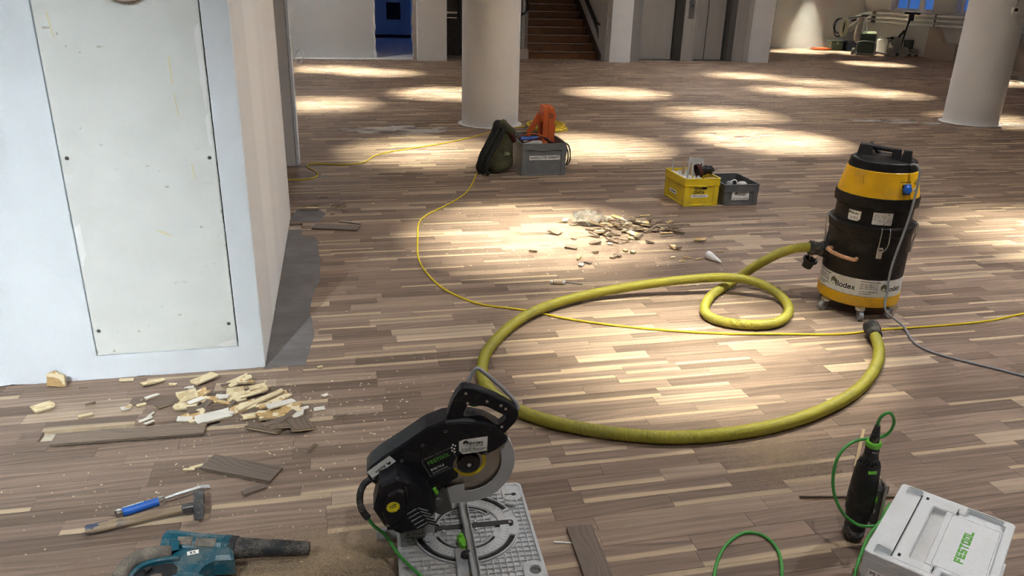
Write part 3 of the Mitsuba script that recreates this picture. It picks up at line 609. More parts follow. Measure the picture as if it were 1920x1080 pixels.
# drum handle, latches, inlet
part(vc, 'drum_handle', tube([vpt(-53, 0.199, 0.335), vpt(-53, 0.222, 0.336), vpt(-51, 0.232, 0.335), vpt(-42, 0.236, 0.331), vpt(-30, 0.238, 0.327), vpt(-19, 0.236, 0.324), vpt(-12, 0.231, 0.321), vpt(-10, 0.222, 0.320), vpt(-10, 0.199, 0.32)], 0.0105, 10), 'copper', smooth=True, label='copper coloured drum handle')
for ph in (18, -84, 96):
    la = part(vc, 'latch', moved(cbx(-0.013, 0.013, -0.038, 0.020, 0.0, 0.012, 0.002), vface(ph, 0.2025, 0.376)), 'steel', label='steel toggle latch')
    part(la, 'wire', [tube(spline([vpt(ph-2.6, 0.210, 0.392), vpt(ph-3.2, 0.219, 0.43), vpt(ph-3.2, 0.222, 0.47), vpt(ph-3.2, 0.214, 0.497), vpt(ph-3.2, 0.203, 0.492)], 0.008), 0.0024, 6), tube(spline([vpt(ph+3.2, 0.210, 0.372), vpt(ph+7.2, 0.219, 0.40), vpt(ph+7.8, 0.222, 0.46), vpt(ph+7.2, 0.214, 0.497), vpt(ph+7.2, 0.203, 0.492)], 0.008), 0.0024, 6)], 'steel', smooth=True)
    part(la, 'slot', moved(cbx(-0.006, 0.008, 0.004, 0.012, 0.0118, 0.0128, 0.0004), vface(ph, 0.2025, 0.376)), 'black_gap', smooth=False)
INL = -70
part(vc, 'inlet', cyl(vpt(INL, 0.19, 0.308), vpt(INL, 0.222, 0.308), 0.043, 32), 'black_plastic')
# blanking cap on its cord
cp0 = vpt(-82, 0.268, 0.215)
cpt = part(vc, 'blanking_cap', moved(lathe([(0, -0.035), (0.026, -0.035), (0.029, -0.005), (0.030, 0.0), (0.039, 0.004), (0.040, 0.016), (0.036, 0.019), (0.028, 0.016), (0.026, -0.022), (0, -0.022)], 28), TR(*cp0) @ RX(16) @ RY(10)), 'black_plastic', label='hanging black blanking cap')
part(cpt, 'cord', tube(spline([cp0+[0, 0, 0.0], cp0+[0.004, 0, 0.05], vpt(-76, 0.250, 0.245), vpt(-72, 0.232, 0.272)], 0.01), 0.0018, 6), 'copper', smooth=True)
# castors
for ph, ang in ((-44, 15), (8, 75), (62, 10), (116, 40), (188, 120), (236, 30)):
    c = vpt(ph, 0.206, 0)
    part(vc, 'castor_post', moved(rbx(-0.011, 0.011, -0.012, 0.012, 0.062, 0.128, 0.003), frame(c, np.cross([0, 0, 1], vdir(ph)), vdir(ph))), 'vac_yellow')
    fk = part(vc, 'castor', [moved(lathe([(0, 0.068), (0.024, 0.067), (0.026, 0.062), (0.025, 0.054), (0, 0.052)], 24), TR(*c)), moved(hull([[-0.012+a, b, z] for a, z in ((0, 0.056), (0.026, 0.056), (-0.012, 0.022), (-0.004, 0.016)) for b in (-0.016, -0.0135)]), TR(*c) @ RZ(ang)), moved(hull([[-0.012+a, b, z] for a, z in ((0, 0.056), (0.026, 0.056), (-0.012, 0.022), (-0.004, 0.016)) for b in (0.0135, 0.016)]), TR(*c) @ RZ(ang))], 'steel')
    part(fk, 'wheel', moved(lathe([(0, -0.010), (0.012, -0.010), (0.0235, -0.011), (0.0255, -0.007), (0.0255, 0.007), (0.0235, 0.011), (0.012, 0.010), (0, 0.010)], 28), TR(*c) @ RZ(ang) @ TR(-0.018, 0, 0.0255) @ RX(90)), 'cable_grey')
# mains lead
part(vc, 'mains_lead', tube(spline([vpt(52, 0.150, 0.800), vpt(53, 0.170, 0.812), vpt(56, 0.192, 0.800), vpt(57, 0.202, 0.76), vpt(56, 0.206, 0.70), vpt(51, 0.215, 0.60), vpt(44, 0.222, 0.47), vpt(38, 0.224, 0.35), vpt(36, 0.226, 0.24), vpt(36, 0.235, 0.16), vpt(34, 0.265, 0.08)] + [[2.750, 3.071, 0.02], [2.689, 2.899, 0.006], [2.698, 2.777, 0.006], [2.768, 2.680, 0.006], [2.860, 2.583, 0.006], [2.947, 2.485, 0.006], [3.036, 2.389, 0.006]], 0.012), 0.0058, 10), 'cable_grey', smooth=True, label='grey mains lead')

# ------------------------------------------------------------------ suction hose
sh = thing('suction_hose', 'long yellow ribbed suction hose looping over the floor from the vacuum', 'hose')
i0 = vpt(INL, 0.2235, 0.308); i1 = vpt(INL, 0.292, 0.312)
hp_ = [vpt(INL, 0.262, 0.310), vpt(INL, 0.30, 0.313)] + [[2.354, 3.494, 0.303], [2.295, 3.566, 0.245], [2.249, 3.661, 0.155], [2.203, 3.728, 0.072], [2.110, 3.699, 0.033], [1.977, 3.600, 0.028], [1.864, 3.472, 0.027], [1.799, 3.337, 0.027], [1.819, 3.251, 0.027], [1.892, 3.192, 0.027], [1.980, 3.165, 0.027], [2.085, 3.168, 0.027], [2.175, 3.215, 0.027], [2.250, 3.299, 0.028], [2.301, 3.422, 0.032], [2.282, 3.517, 0.055], [2.211, 3.572, 0.085], [2.121, 3.618, 0.098], [2.009, 3.652, 0.098], [1.843, 3.670, 0.088], [1.631, 3.688, 0.068], [1.382, 3.677, 0.046], [1.118, 3.598, 0.038], [0.878, 3.445, 0.037], [0.702, 3.252, 0.029], [0.588, 3.055, 0.027], [0.539, 2.857, 0.027], [0.560, 2.673, 0.027], [0.648, 2.526, 0.027], [0.778, 2.416, 0.027], [0.940, 2.330, 0.027], [1.127, 2.267, 0.027], [1.333, 2.249, 0.027], [1.566, 2.270, 0.027], [1.820, 2.343, 0.027], [2.063, 2.464, 0.027], [2.272, 2.628, 0.028], [2.412, 2.791, 0.036], [2.475, 2.913, 0.05]]
path = spline(hp_, 0.0016)
nn = len(path)
rib = 0.0243+0.0016*np.cos(np.arange(nn)*2*PI/4)
part(sh, 'tube', tube(path, rib, 18), 'hose_yellow', smooth=True, label='yellow ribbed tube')
part(sh, 'cuff', tube([i0, i0+(i1-i0)*0.12, i0+(i1-i0)*0.14, i0+(i1-i0)*0.62, i0+(i1-i0)*0.66, i0+(i1-i0)*0.98, i1], [0.040, 0.041, 0.036, 0.036, 0.040, 0.040, 0.030], 32), 'black_rubber', smooth=35, label='black cuff on the vacuum')
e1 = np.array(hp_[-1]); dv = e1-np.array(hp_[-2]); dv /= np.linalg.norm(dv); dv = np.array([dv[0], dv[1], 0.02]); dv /= np.linalg.norm(dv)
part(sh, 'cuff', tube([e1-dv*0.015, e1-dv*0.01, e1+dv*0.045, e1+dv*0.05, e1+dv*0.105, e1+dv*0.108, e1+dv*0.04], [0.0285, 0.034, 0.034, 0.037, 0.038, 0.035, 0.030], 32), 'black_rubber', smooth=35, label='black cuff at the open end')
cf = [tube([e1+dv*0.05+p, e1+dv*0.1+p], 0.0022, 6) for p in [0.037*(np.cross(dv, [0, 0, 1])*math.cos(a)+np.cross(dv, np.cross(dv, [0, 0, 1]))*math.sin(a)) for a in np.arange(16)*PI/8]]
part(sh, 'grip_ribs', cf, 'black_rubber', smooth=True)

# ------------------------------------------------------------------ yellow extension cables
YC = 0.0058
def cable(name, pts, r, m, label, cat_, step=0.015, n=8): return solo(name, tube(spline(pts, step), r, n), m, label, cat_, smooth=True)
cable('extension_cable', [[-0.888, 6.760, 0.006], [-0.621, 6.672, 0.006], [-0.446, 6.634, 0.006], [-0.314, 6.629, 0.006], [-0.236, 6.690, 0.006], [-0.203, 6.807, 0.006], [-0.237, 6.957, 0.006], [-0.296, 7.104, 0.006], [-0.290, 7.216, 0.006], [-0.228, 7.256, 0.006], [-0.094, 7.208, 0.006], [0.075, 7.191, 0.006], [0.214, 7.271, 0.006], [0.293, 7.481, 0.006], [0.423, 7.674, 0.006], [0.764, 7.916, 0.006], [1.264, 8.289, 0.006], [1.787, 8.831, 0.006], [1.958, 8.947, 0.012], [2.180, 9.012, 0.03]], YC, 'cable_yellow', 'yellow extension cable running from the passage to the round column', 'cable')
cable('extension_cable', [[1.291, 6.979, 0.006], [1.216, 6.785, 0.006], [1.077, 6.313, 0.006], [0.942, 5.950, 0.006], [0.735, 5.621, 0.006], [0.576, 5.392, 0.006], [0.509, 5.197, 0.006], [0.471, 4.891, 0.006], [0.435, 4.513, 0.006], [0.448, 4.240, 0.006], [0.513, 3.952, 0.006], [0.594, 3.797, 0.006], [0.690, 3.683, 0.006], [0.883, 3.580, 0.006], [1.050, 3.455, 0.006], [1.217, 3.354, 0.006], [1.410, 3.264, 0.006], [1.631, 3.183, 0.006], [1.858, 3.121, 0.006], [2.044, 3.091, 0.006], [2.281, 3.046, 0.006], [2.453, 3.034, 0.006], [2.585, 3.049, 0.006], [2.768, 3.046, 0.006], [3.021, 3.045, 0.006], [3.258, 3.056, 0.006], [3.462, 3.094, 0.006], [3.680, 3.141, 0.006]], YC, 'cable_yellow', 'yellow extension cable crossing the floor from the backpack under the hose', 'cable')
coil = []
rr = random.Random(5)
for k in range(9):
    for a in np.arange(0, 360, 30):
        ra = math.radians(a); coil.append([2.44+(0.20+0.03*math.sin(k*2.1))*math.cos(ra)+0.02*math.sin(k*1.7), 9.02+(0.30+0.03*math.cos(k*1.3))*math.sin(ra)+0.03*math.cos(k*2.3), 0.008+0.011*k*0.55+0.004*math.sin(a+k)])
cable('extension_cable', coil, YC, 'cable_yellow', 'coil of yellow extension cable at the foot of the round column', 'cable', step=0.03)

# ------------------------------------------------------------------ crates
def crate(key, W, D, Hh, m, fp=0.0):
    """stacking crate, front left bottom corner at the origin, front along +x, depth along +y"""
    t, i = 0.006, 0.014
    P = {}
    P['floor_panel'] = cbx(i, W-i, i, D-i, 0.006, 0.014, 0.002)
    P['foot_rim'] = [cbx(0.008, W-0.008, 0.008, 0.020, 0.0, 0.016, 0.003), cbx(0.008, W-0.008, D-0.020, D-0.008, 0.0, 0.016, 0.003), cbx(0.008, 0.020, 0.008, D-0.008, 0.0, 0.016, 0.003), cbx(W-0.020, W-0.008, 0.008, D-0.008, 0.0, 0.016, 0.003)]
    z1 = Hh-0.055
    P['wall_panel'] = [cbx(i, W-i, i, i+t, 0.01, Hh-0.01, 0.002), cbx(i, W-i, D-i-t, D-i, 0.01, Hh-0.01, 0.002), cbx(i, i+t, i, D-i, 0.01, Hh-0.01, 0.002), cbx(W-i-t, W-i, i, D-i, 0.01, Hh-0.01, 0.002)]
    co = []
    for sx in (0, 1):
        for sy in (0, 1):
            q = rrect(0.006, 0.006, 0.052, 0.052, 0.010).difference(sbox(i+t+0.001, i+t+0.001, 0.06, 0.06))
            q = affinity.scale(q, -1 if sx else 1, -1 if sy else 1, origin=(0, 0)); q = affinity.translate(q, W if sx else 0, D if sy else 0)
            co.append(extr(q, z1-0.012, 0.012))
    P['corner_post'] = co
    rim = rrect(0, 0, W, D, 0.016).difference(rrect(i, i, W-i, D-i, 0.008))
    P['rim'] = [extr(rim, 0.007, Hh-0.007), extr(rrect(0.003, 0.003, W-0.003, D-0.003, 0.014).difference(rrect(0.008, 0.008, W-0.008, D-0.008, 0.01)), 0.048, Hh-0.055), extr(rim, 0.005, Hh-0.058)]
    P['grip_lip'] = [cbx(W*0.36, W*0.64, -0.002, 0.008, Hh-0.066, Hh-0.056, 0.002)]
    return P
def place_crate(name, label, x, y, rot, W, D, Hh, m):
    t = thing(name, label, 'crate'); M = TR(x, y, 0) @ RZ(rot)
    for k, v in crate(name, W, D, Hh, m).items():
        for j, s in enumerate(v if isinstance(v, list) else [v]): part(t, k, s, m, M=M, smooth=False)
    return t, M
# big grey crate, label on its front
GC, GM = place_crate('storage_crate', 'large grey plastic crate with a lettered strip beside the backpack', 1.563, 6.575, 0.0, 0.42, 0.60, 0.288, 'crate_grey')
F = GM @ frame([0, 0.014, 0], [1, 0, 0], [0, 0, 1])
st = part(GC, 'name_strip', moved(cbx(0.078, 0.362, 0.140, 0.178, 0.0, 0.0012, 0.0004), F), 'label_white', smooth=False, label='white name strip')
part(st, 'lettering', moved(text('RANDI FÜR PARKETT', 0.0205), F @ TR(0.085, 0.150, 0.0012)), 'ink_black', smooth=False)
# yellow crate
YCR, YM = place_crate('storage_crate', 'yellow plastic crate full of white cartridges and brushes', 2.596, 5.405, 0.0, 0.305, 0.405, 0.222, 'crate_yellow')
F = YM @ frame([0, 0.014, 0], [1, 0, 0], [0, 0, 1])
st = part(YCR, 'printed_mark', moved(extr(sbox(0.088, 0.132, 0.195, 0.152).difference(sbox(0.091, 0.135, 0.150, 0.149)), 0.0008), F), 'ink_black', smooth=False)
part(YCR, 'printed_mark', [moved(small_lines(1, 0.055, 0.008, 0.01, 12), F @ TR(0.093, 0.1385, 0)), moved(extr(sbox(0.086, 0.156, 0.190, 0.1585), 0.0006), F)], 'ink_black', smooth=False)
part(YCR, 'lettering', moved(text('delta', 0.029), F @ TR(0.084, 0.100, 0)), 'ink_black', smooth=False, label='black lettering')
st = part(YCR, 'sticker', moved(cbx(0.066, 0.212, 0.070, 0.093, 0, 0.001, 0.0003), F), 'label_white', smooth=False)
part(st, 'lettering', moved(small_lines(1, 0.115, 0.006, 0.01, 13), F @ TR(0.080, 0.079, 0.001)), 'ink_black', smooth=False)
FL = YM @ frame([0.014, 0, 0], [0, -1, 0], [0, 0, 1])
st = part(YCR, 'sticker', moved(cbx(-0.30, -0.17, 0.058, 0.088, 0, 0.001, 0.0003), FL), 'label_white', smooth=False)
part(st, 'lettering', moved(small_lines(1, 0.08, 0.008, 0.01, 14), FL @ TR(-0.275, 0.069, 0.001)), 'maroon', smooth=False)
rr = random.Random(11)
def cartridge(x, y, z0, tilt, name='cartridge', lab='white sealant cartridge standing in the yellow crate'):
    t = thing(name, lab, 'cartridge', 'cartridges in the yellow crate'); M = YM @ TR(x, y, z0) @ RX(tilt[0]) @ RY(tilt[1])
    part(t, 'body', lathe([(0, 0), (0.023, 0), (0.023, 0.182), (0.018, 0.192), (0.008, 0.195), (0.008, 0.206), (0, 0.206)], 20), 'white_plastic', M=M)
    return t, M
spots = [(0.045, 0.355), (0.105, 0.345), (0.05, 0.29), (0.105, 0.285), (0.05, 0.225), (0.11, 0.22), (0.055, 0.16), (0.11, 0.155), (0.06, 0.095), (0.115, 0.09), (0.165, 0.10), (0.165, 0.35), (0.06, 0.045), (0.12, 0.042)]
for x, y in spots:
    row = 'left' if x < 0.08 else 'second' if x < 0.14 else 'third'; n_ = sum(1 for q in spots if (('left' if q[0] < 0.08 else 'second' if q[0] < 0.14 else 'third') == row) and q[1] < y)
    cartridge(x, y, 0.016, (rr.uniform(-2, 2), rr.uniform(-2, 2)), lab=f"white cartridge in the {row} row of the yellow crate, {('nearest', 'second', 'third', 'fourth', 'fifth', 'sixth', 'seventh')[n_]} to its lettered front")
noz = lathe([(0.011, 0), (0.010, 0.012), (0.0085, 0.03), (0.004, 0.105), (0.0032, 0.108), (0, 0.108)], 14)
for x, y, m in ((0.045, 0.355, 'milky_film'), (0.06, 0.095, 'milky_film')):
    solo('nozzle', noz, m, 'clear nozzle tube at the back corner of the yellow crate' if y > 0.2 else 'clear nozzle tube near the front rim of the yellow crate', 'nozzle', M=YM @ TR(x, y, 0.187))
for i, (x, y, hgt, lab) in enumerate(((0.105, 0.285, 0.145, 'tallest pointed brown nozzle in the yellow crate'), (0.095, 0.25, 0.115, 'shorter pointed brown nozzle beside the tallest one'), (0.11, 0.155, 0.14, 'pointed brown nozzle in front of the tallest one'), (0.130, 0.20, 0.13, 'slim dark tipped nozzle between the pointed brown ones'))):
    solo('nozzle', lathe([(0.013, 0), (0.012, 0.02), (0.009, 0.06), (0.0035, hgt), (0, hgt)], 14), 'cardboard' if i != 3 else 'stair_dark', lab, 'nozzle', M=YM @ TR(x, y, 0.182) @ RX(rr.uniform(-4, 4)))
def crumple(w, h, n, amp, seed, freq=9, ragged_=False):
    x, y = np.meshgrid(np.linspace(-w/2, w/2, n), np.linspace(0, h, n)); p = np.c_[x.ravel(), y.ravel(), np.zeros(n*n)]
    q = p*freq
    p[:, 2] += amp*(meshkit.fbm(q+[0, 0, seed], 3)-0.5)*2; p[:, 0] += 0.5*amp*(meshkit.noise(q*1.3+[3, 9, seed])-0.5); p[:, 1] += 0.4*amp*(meshkit.noise(q*1.1+[7, 2, seed])-0.5)
    i, j = np.meshgrid(np.arange(n-1), np.arange(n-1), indexing='ij'); a = (i*n+j).ravel()
    f = np.vstack([np.c_[a, a+1, a+n+1], np.c_[a, a+n+1, a+n]])
    if ragged_:
        u = (q/freq)[:, :2]/[w/2, h]-[0, 0.5]; u[:, 1] *= 2; r = np.hypot(u[:, 0], u[:, 1]); an = np.arctan2(u[:, 1], u[:, 0])
        lim = 0.62+0.45*meshkit.noise(np.c_[np.cos(an)*2+seed, np.sin(an)*2, an*0]); f = f[(r < lim)[f].all(1)]
    return trimesh.Trimesh(p, f, process=False)
solo('plastic_bag', crumple(0.145, 0.15, 26, 0.022, 3.3, 22), 'milky_film', 'crumpled translucent plastic bag standing in the yellow crate', 'bag', smooth=True, M=YM @ TR(0.190, 0.25, 0.185) @ RZ(8) @ RX(82) @ RZ(-10))
t = thing('brush', 'black pointed brush standing in the middle of the yellow crate', 'brush')
part(t, 'bristles', lathe([(0.014, 0.0), (0.013, 0.03), (0.008, 0.085), (0.003, 0.115), (0, 0.116)], 14), 'black_matte', M=YM @ TR(0.195, 0.17, 0.19) @ RY(4))
part(t, 'tin', lathe([(0, -0.165), (0.034, -0.165), (0.034, 0.0), (0.030, 0.004), (0, 0.004)], 24), 'label_white', M=YM @ TR(0.185, 0.165, 0.188), label='white tin')
g = thing('angle_grinder', 'black angle grinder lying across the right end of the yellow crate', 'grinder')
gm = YM @ TR(0.216, 0.15, 0.250)
part(g, 'body', [moved(rbx(-0.055, 0.02, -0.03, 0.03, -0.03, 0.03, 0.012), RZ(25)), tube([[-0.01, 0, 0.0], [0.02, -0.005, 0.012], [0.055, -0.01, 0.01], [0.078, -0.02, -0.01]], [0.030, 0.036, 0.032, 0.018], 16)], 'black_plastic', M=gm, smooth=40)
part(g, 'guard', moved(lathe([(0.0, 0.02), (0.05, 0.02), (0.056, 0.012), (0.056, -0.01), (0.052, -0.012)], 24), RY(75)), 'maroon', M=gm @ TR(-0.045, 0.0, 0.0))
part(g, 'button', moved(lathe([(0, 0.008), (0.006, 0.006), (0.007, 0)], 12), frame([0.07, -0.034, -0.004], [1, 0, 0], [0, 0, 1])), 'label_white', M=gm)
solo('wood_block', cbx(0, 0.09, 0, 0.035, 0, 0.02, 0.002), 'cardboard', 'small brown wooden block under the grinder in the yellow crate', 'block', M=YM @ TR(0.19, 0.03, 0.195) @ RZ(6))
# small dark crate
DC, DM = place_crate('storage_crate', 'small dark grey plastic crate standing right of the yellow crate', 2.935, 5.40, -1.2, 0.305, 0.405, 0.168, 'crate_dark')
F = DM @ frame([0, 0.014, 0], [1, 0, 0], [0, 0, 1])
st = part(DC, 'sticker', moved(cbx(0.075, 0.222, 0.042, 0.112, 0, 0.001, 0.0003), F), 'label_white', smooth=False, label='white sticker')
part(st, 'emblem', [moved(extr(gg, 0.0005), F @ TR(0.110, 0.088, 0.001)) for gg in logo(0.024)], 'ink_olive', smooth=False)
part(st, 'lettering', [moved(text('Bodex', 0.016), F @ TR(0.132, 0.076, 0.001)), moved(text('WINKELSCHLEIFER', 0.0102), F @ TR(0.081, 0.048, 0.001))], 'ink_black', smooth=False)
solo('sanding_cup', lathe([(0, 0.03), (0.02, 0.029), (0.034, 0.02), (0.038, 0.0), (0.03, -0.02), (0, -0.02)], 24), 'white_plastic', 'white dome shaped cup in the dark grey crate beside the white ring', 'cup', M=DM @ TR(0.185, 0.075, 0.145))
solo('tape_ring', tube([[0.033*math.cos(a), 0, 0.033*math.sin(a)] for a in np.arange(24)*PI/12], 0.0055, 8, closed=True), 'white_plastic', 'white ring standing upright in the dark grey crate', 'ring', smooth=True, M=DM @ TR(0.115, 0.085, 0.155) @ RZ(10))
solo('spray_cap', lathe([(0, 0.05), (0.018, 0.048), (0.024, 0.04), (0.026, 0.0), (0.026, -0.105), (0, -0.105)], 20), 'milky_film', 'pale can with a bluish cap in the near left corner of the dark grey crate', 'can', M=DM @ TR(0.065, 0.062, 0.135))
# ------------------------------------------------------------------ things in and around the big crate
oc = thing('tool_case', 'orange plastic tool case standing on end in the grey crate', 'tool case')
OM = TR(1.845, 6.93, 0.02) @ RZ(-6) @ RX(-2)
wv = [(0, 0), (0.20, 0), (0.205, 0.10), (0.20, 0.12), (0.205, 0.2), (0.20, 0.22), (0.205, 0.31), (0.195, 0.34), (0.20, 0.42), (0.185, 0.50), (0.16, 0.535), (0.04, 0.535), (0.012, 0.50), (0, 0.42), (0.006, 0.40), (0.006, 0.34), (0, 0.32)]
halfA = extr(Polygon([(0, 0), (0.30, 0), (0.30, 0.53), (0.03, 0.53), (0.0, 0.50), (0.0, 0.42), (0.012, 0.41), (0.012, 0.36), (0, 0.35), (0.0, 0.25), (0.012, 0.24), (0.012, 0.19), (0, 0.18)]), 0.058)
part(oc, 'shell', hull([[x, y, z] for x, y, z in [(0.0, 0, 0), (0.115, 0, 0), (0.0, 0.28, 0), (0.115, 0.28, 0), (0.004, 0, 0.50), (0.108, 0, 0.50), (0.004, 0.28, 0.50), (0.108, 0.28, 0.50), (0.012, 0.004, 0.532), (0.096, 0.004, 0.532), (0.012, 0.26, 0.532), (0.096, 0.26, 0.532)]]), 'case_orange', M=OM, smooth=False)
part(oc, 'parting_line', bx(0.0535, 0.0565, -0.0008, 0.28, 0, 0.5325), 'maroon', M=OM, smooth=False)
for z in (0.10, 0.22, 0.34, 0.45):
    part(oc, 'corner_rib', cbx(0.109, 0.121, 0.0, 0.26, z-0.035, z+0.03, 0.006), 'case_orange', M=OM, smooth=False)
part(oc, 'emblem', moved([extr(Point(0, 0).buffer(0.022).difference(Point(0, 0).buffer(0.018)), 0.0008), moved(text('B', 0.020, 0.0008), TR(-0.007, -0.010, 0))][0], frame([0.075, -0.0002, 0.455], [1, 0, 0], [0, 0, 1])), 'ink_black', M=OM, smooth=False)
part(oc, 'emblem', moved(text('B', 0.020, 0.0008), frame([0.068, -0.0002, 0.445], [1, 0, 0], [0, 0, 1])), 'ink_black', M=OM, smooth=False)
hand = Polygon([(0.02, 0.02), (0.13, 0.20), (0.13, 0.44), (0.10, 0.47), (0.0, 0.30), (-0.02, 0.10)])
hh = hand.difference(Polygon([(0.045, 0.17), (0.10, 0.26), (0.10, 0.36), (0.04, 0.27)]).buffer(0.006))
part(oc, 'grip', moved(bev(affinity.translate(hh, -0.13, 0), 0.05, 0.006), frame([0.0, 0.15, 0.0], [1, 0, 0], [0, 0, 1])), 'case_orange', M=OM, smooth=False)
for z in (0.24, 0.42): part(oc, 'catch', rbx(-0.014, 0.006, 0.02, 0.075, z-0.03, z+0.03, 0.006), 'case_orange', M=OM)
bxx = solo('carton_box', cbx(0, 0.16, 0, 0.09, 0, 0.13, 0.003), 'label_white', 'white carton with a blue edge near the front of the grey crate', 'box', smooth=False, M=TR(1.615, 6.66, 0.165) @ RZ(-3) @ RX(-8))
part(bxx, 'print', cbx(0.05, 0.15, -0.0008, 0.0, 0.07, 0.11, 0.0002), 'putty_yellow', M=TR(1.615, 6.66, 0.165) @ RZ(-3) @ RX(-8), smooth=False)
solo('blue_folder', cbx(0, 0.17, 0, 0.06, 0, 0.03, 0.003), 'blue_plastic', 'blue flat packet lying behind the white carton in the grey crate', 'packet', smooth=False, M=TR(1.61, 6.80, 0.285) @ RZ(3) @ RX(-25))
t = thing('dark_tool_bag', 'dark tool roll filling the back of the grey crate', 'tool bag')
part(t, 'body', rbx(1.60, 1.69, 6.95, 7.14, 0.02, 0.27, 0.04), 'black_matte')
cable('red_cable', [[1.585, 6.70, 0.30], [1.60, 6.62, 0.295], [1.66, 6.60, 0.315], [1.74, 6.61, 0.335], [1.80, 6.63, 0.325], [1.84, 6.62, 0.295], [1.86, 6.66, 0.275], [1.82, 6.70, 0.295], [1.80, 6.68, 0.31], [1.84, 6.64, 0.30], [1.88, 6.66, 0.27], [1.84, 6.72, 0.27]], 0.006, 'maroon', 'dark red cable looped over the front of the grey crate', 'cable')
cable('red_cable', [[1.60, 6.86, 0.30], [1.66, 6.80, 0.33], [1.74, 6.75, 0.345], [1.80, 6.70, 0.325], [1.85, 6.68, 0.30], [1.86, 6.75, 0.27]], 0.006, 'case_orange', 'orange red cable arching over the blue packet in the grey crate', 'cable')
lp = []
for k in range(4):
    for a in np.arange(0, 360, 30): ra = math.radians(a); lp.append([2.00+0.012*k+0.03*math.sin(ra*0.5), 6.90+(0.075+0.008*k)*math.cos(ra)-0.02*k, 0.145+0.03*math.sin(k*2)+(0.065+0.01*k)*math.sin(ra)])
cable('black_cable', lp, 0.006, 'black_matte', 'coiled black cable hanging on the right side of the grey crate', 'cable', step=0.02)

# ------------------------------------------------------------------ backpack leaning on the crate
bp = thing('backpack', 'olive green backpack slumped against the left side of the grey crate', 'backpack')
def soft(pts_r, seed, amp=0.012, edge=0.012):
    mm = None
    for (a, ra), (b, rb) in pts_r:
        s = trimesh.creation.icosphere(subdivisions=2)
        h = hull(np.vstack([s.vertices*ra+a, s.vertices*rb+b])); h = m3.Manifold(m3.Mesh(np.asarray(h.vertices, np.float32), np.asarray(h.faces, np.uint32)))
        mm = h if mm is None else mm+h
    q = as_tm(mm.refine_to_length(edge)); q.merge_vertices()
    trimesh.smoothing.filter_taubin(q, iterations=14)
    n = q.vertex_normals; d = meshkit.fbm(np.array(q.vertices)*16+seed, 4)-0.5
    q.vertices = q.vertices+n*(d*2*amp)[:, None]; return q
def A(x, y, z): return np.array([x, y, z])
body = soft([((A(1.35, 6.76, 0.10), 0.095), (A(1.47, 6.74, 0.11), 0.085)), ((A(1.36, 6.78, 0.12), 0.095), (A(1.43, 6.78, 0.25), 0.080)), ((A(1.47, 6.75, 0.11), 0.085), (A(1.49, 6.76, 0.26), 0.065)), ((A(1.43, 6.78, 0.25), 0.080), (A(1.475, 6.78, 0.39), 0.058)), ((A(1.49, 6.76, 0.26), 0.065), (A(1.50, 6.77, 0.38), 0.05))], 2.0)
part(bp, 'bag', body, 'canvas_olive', smooth=True, label='olive canvas bag')
flap = soft([((A(1.455, 6.72, 0.425), 0.040), (A(1.53, 6.71, 0.375), 0.034)), ((A(1.455, 6.72, 0.425), 0.04), (A(1.47, 6.80, 0.43), 0.04)), ((A(1.53, 6.71, 0.375), 0.034), (A(1.545, 6.74, 0.335), 0.022))], 5.0, 0.008)
part(bp, 'top_flap', flap, 'canvas_olive', smooth=True)
part(bp, 'lining', soft([((A(1.53, 6.70, 0.345), 0.026), (A(1.555, 6.72, 0.30), 0.022)), ((A(1.54, 6.73, 0.32), 0.026), (A(1.555, 6.76, 0.28), 0.02))], 9.0, 0.006), 'maroon', smooth=True, label='dark red lining')
for k, (dx, dy) in enumerate(((0.0, 0.0), (0.035, -0.055))):
    part(bp, 'strap', tube(spline([[1.42+dx, 6.70+dy, 0.43], [1.385+dx, 6.685+dy, 0.36], [1.345+dx, 6.68+dy, 0.28], [1.30+dx, 6.675+dy, 0.20], [1.258+dx, 6.67+dy, 0.12], [1.25+dx, 6.675+dy, 0.05], [1.275+dx, 6.68+dy, 0.012]], 0.015), 0.017, 8), 'canvas_dark', smooth=True, label='padded dark strap')
part(bp, 'back_panel', soft([((A(1.27, 6.76, 0.05), 0.05), (A(1.29, 6.76, 0.15), 0.045)), ((A(1.29, 6.76, 0.15), 0.045), (A(1.40, 6.79, 0.36), 0.035)), ((A(1.40, 6.79, 0.36), 0.035), (A(1.42, 6.79, 0.42), 0.045))], 4.0, 0.008), 'canvas_dark', smooth=True)
part(bp, 'side_pocket', soft([((A(1.40, 6.675, 0.07), 0.055), (A(1.46, 6.675, 0.08), 0.05)), ((A(1.40, 6.675, 0.07), 0.055), (A(1.43, 6.69, 0.16), 0.03))], 7.0, 0.008), 'canvas_olive', smooth=True)
part(bp, 'patch', [tube([[1.46+0.012*i, 6.650-0.002*i, 0.205-0.01*j], [1.466+0.012*i, 6.652-0.002*i, 0.193-0.01*j]], 0.003, 5) for i in range(4) for j in range(3) if (i+j) % 2 == 0], 'putty_yellow', smooth=False, label='small pale printed patch')
part(bp, 'strap_end', tube(spline([[1.26, 6.70, 0.03], [1.235, 6.69, 0.012], [1.22, 6.71, 0.006]], 0.01), 0.006, 6), 'canvas_dark', smooth=True)

for k_ in [q for q in scene if q.startswith(bp+'__')]: scene[k_]['to_world'] = T().translate([-0.03, 0, 0])

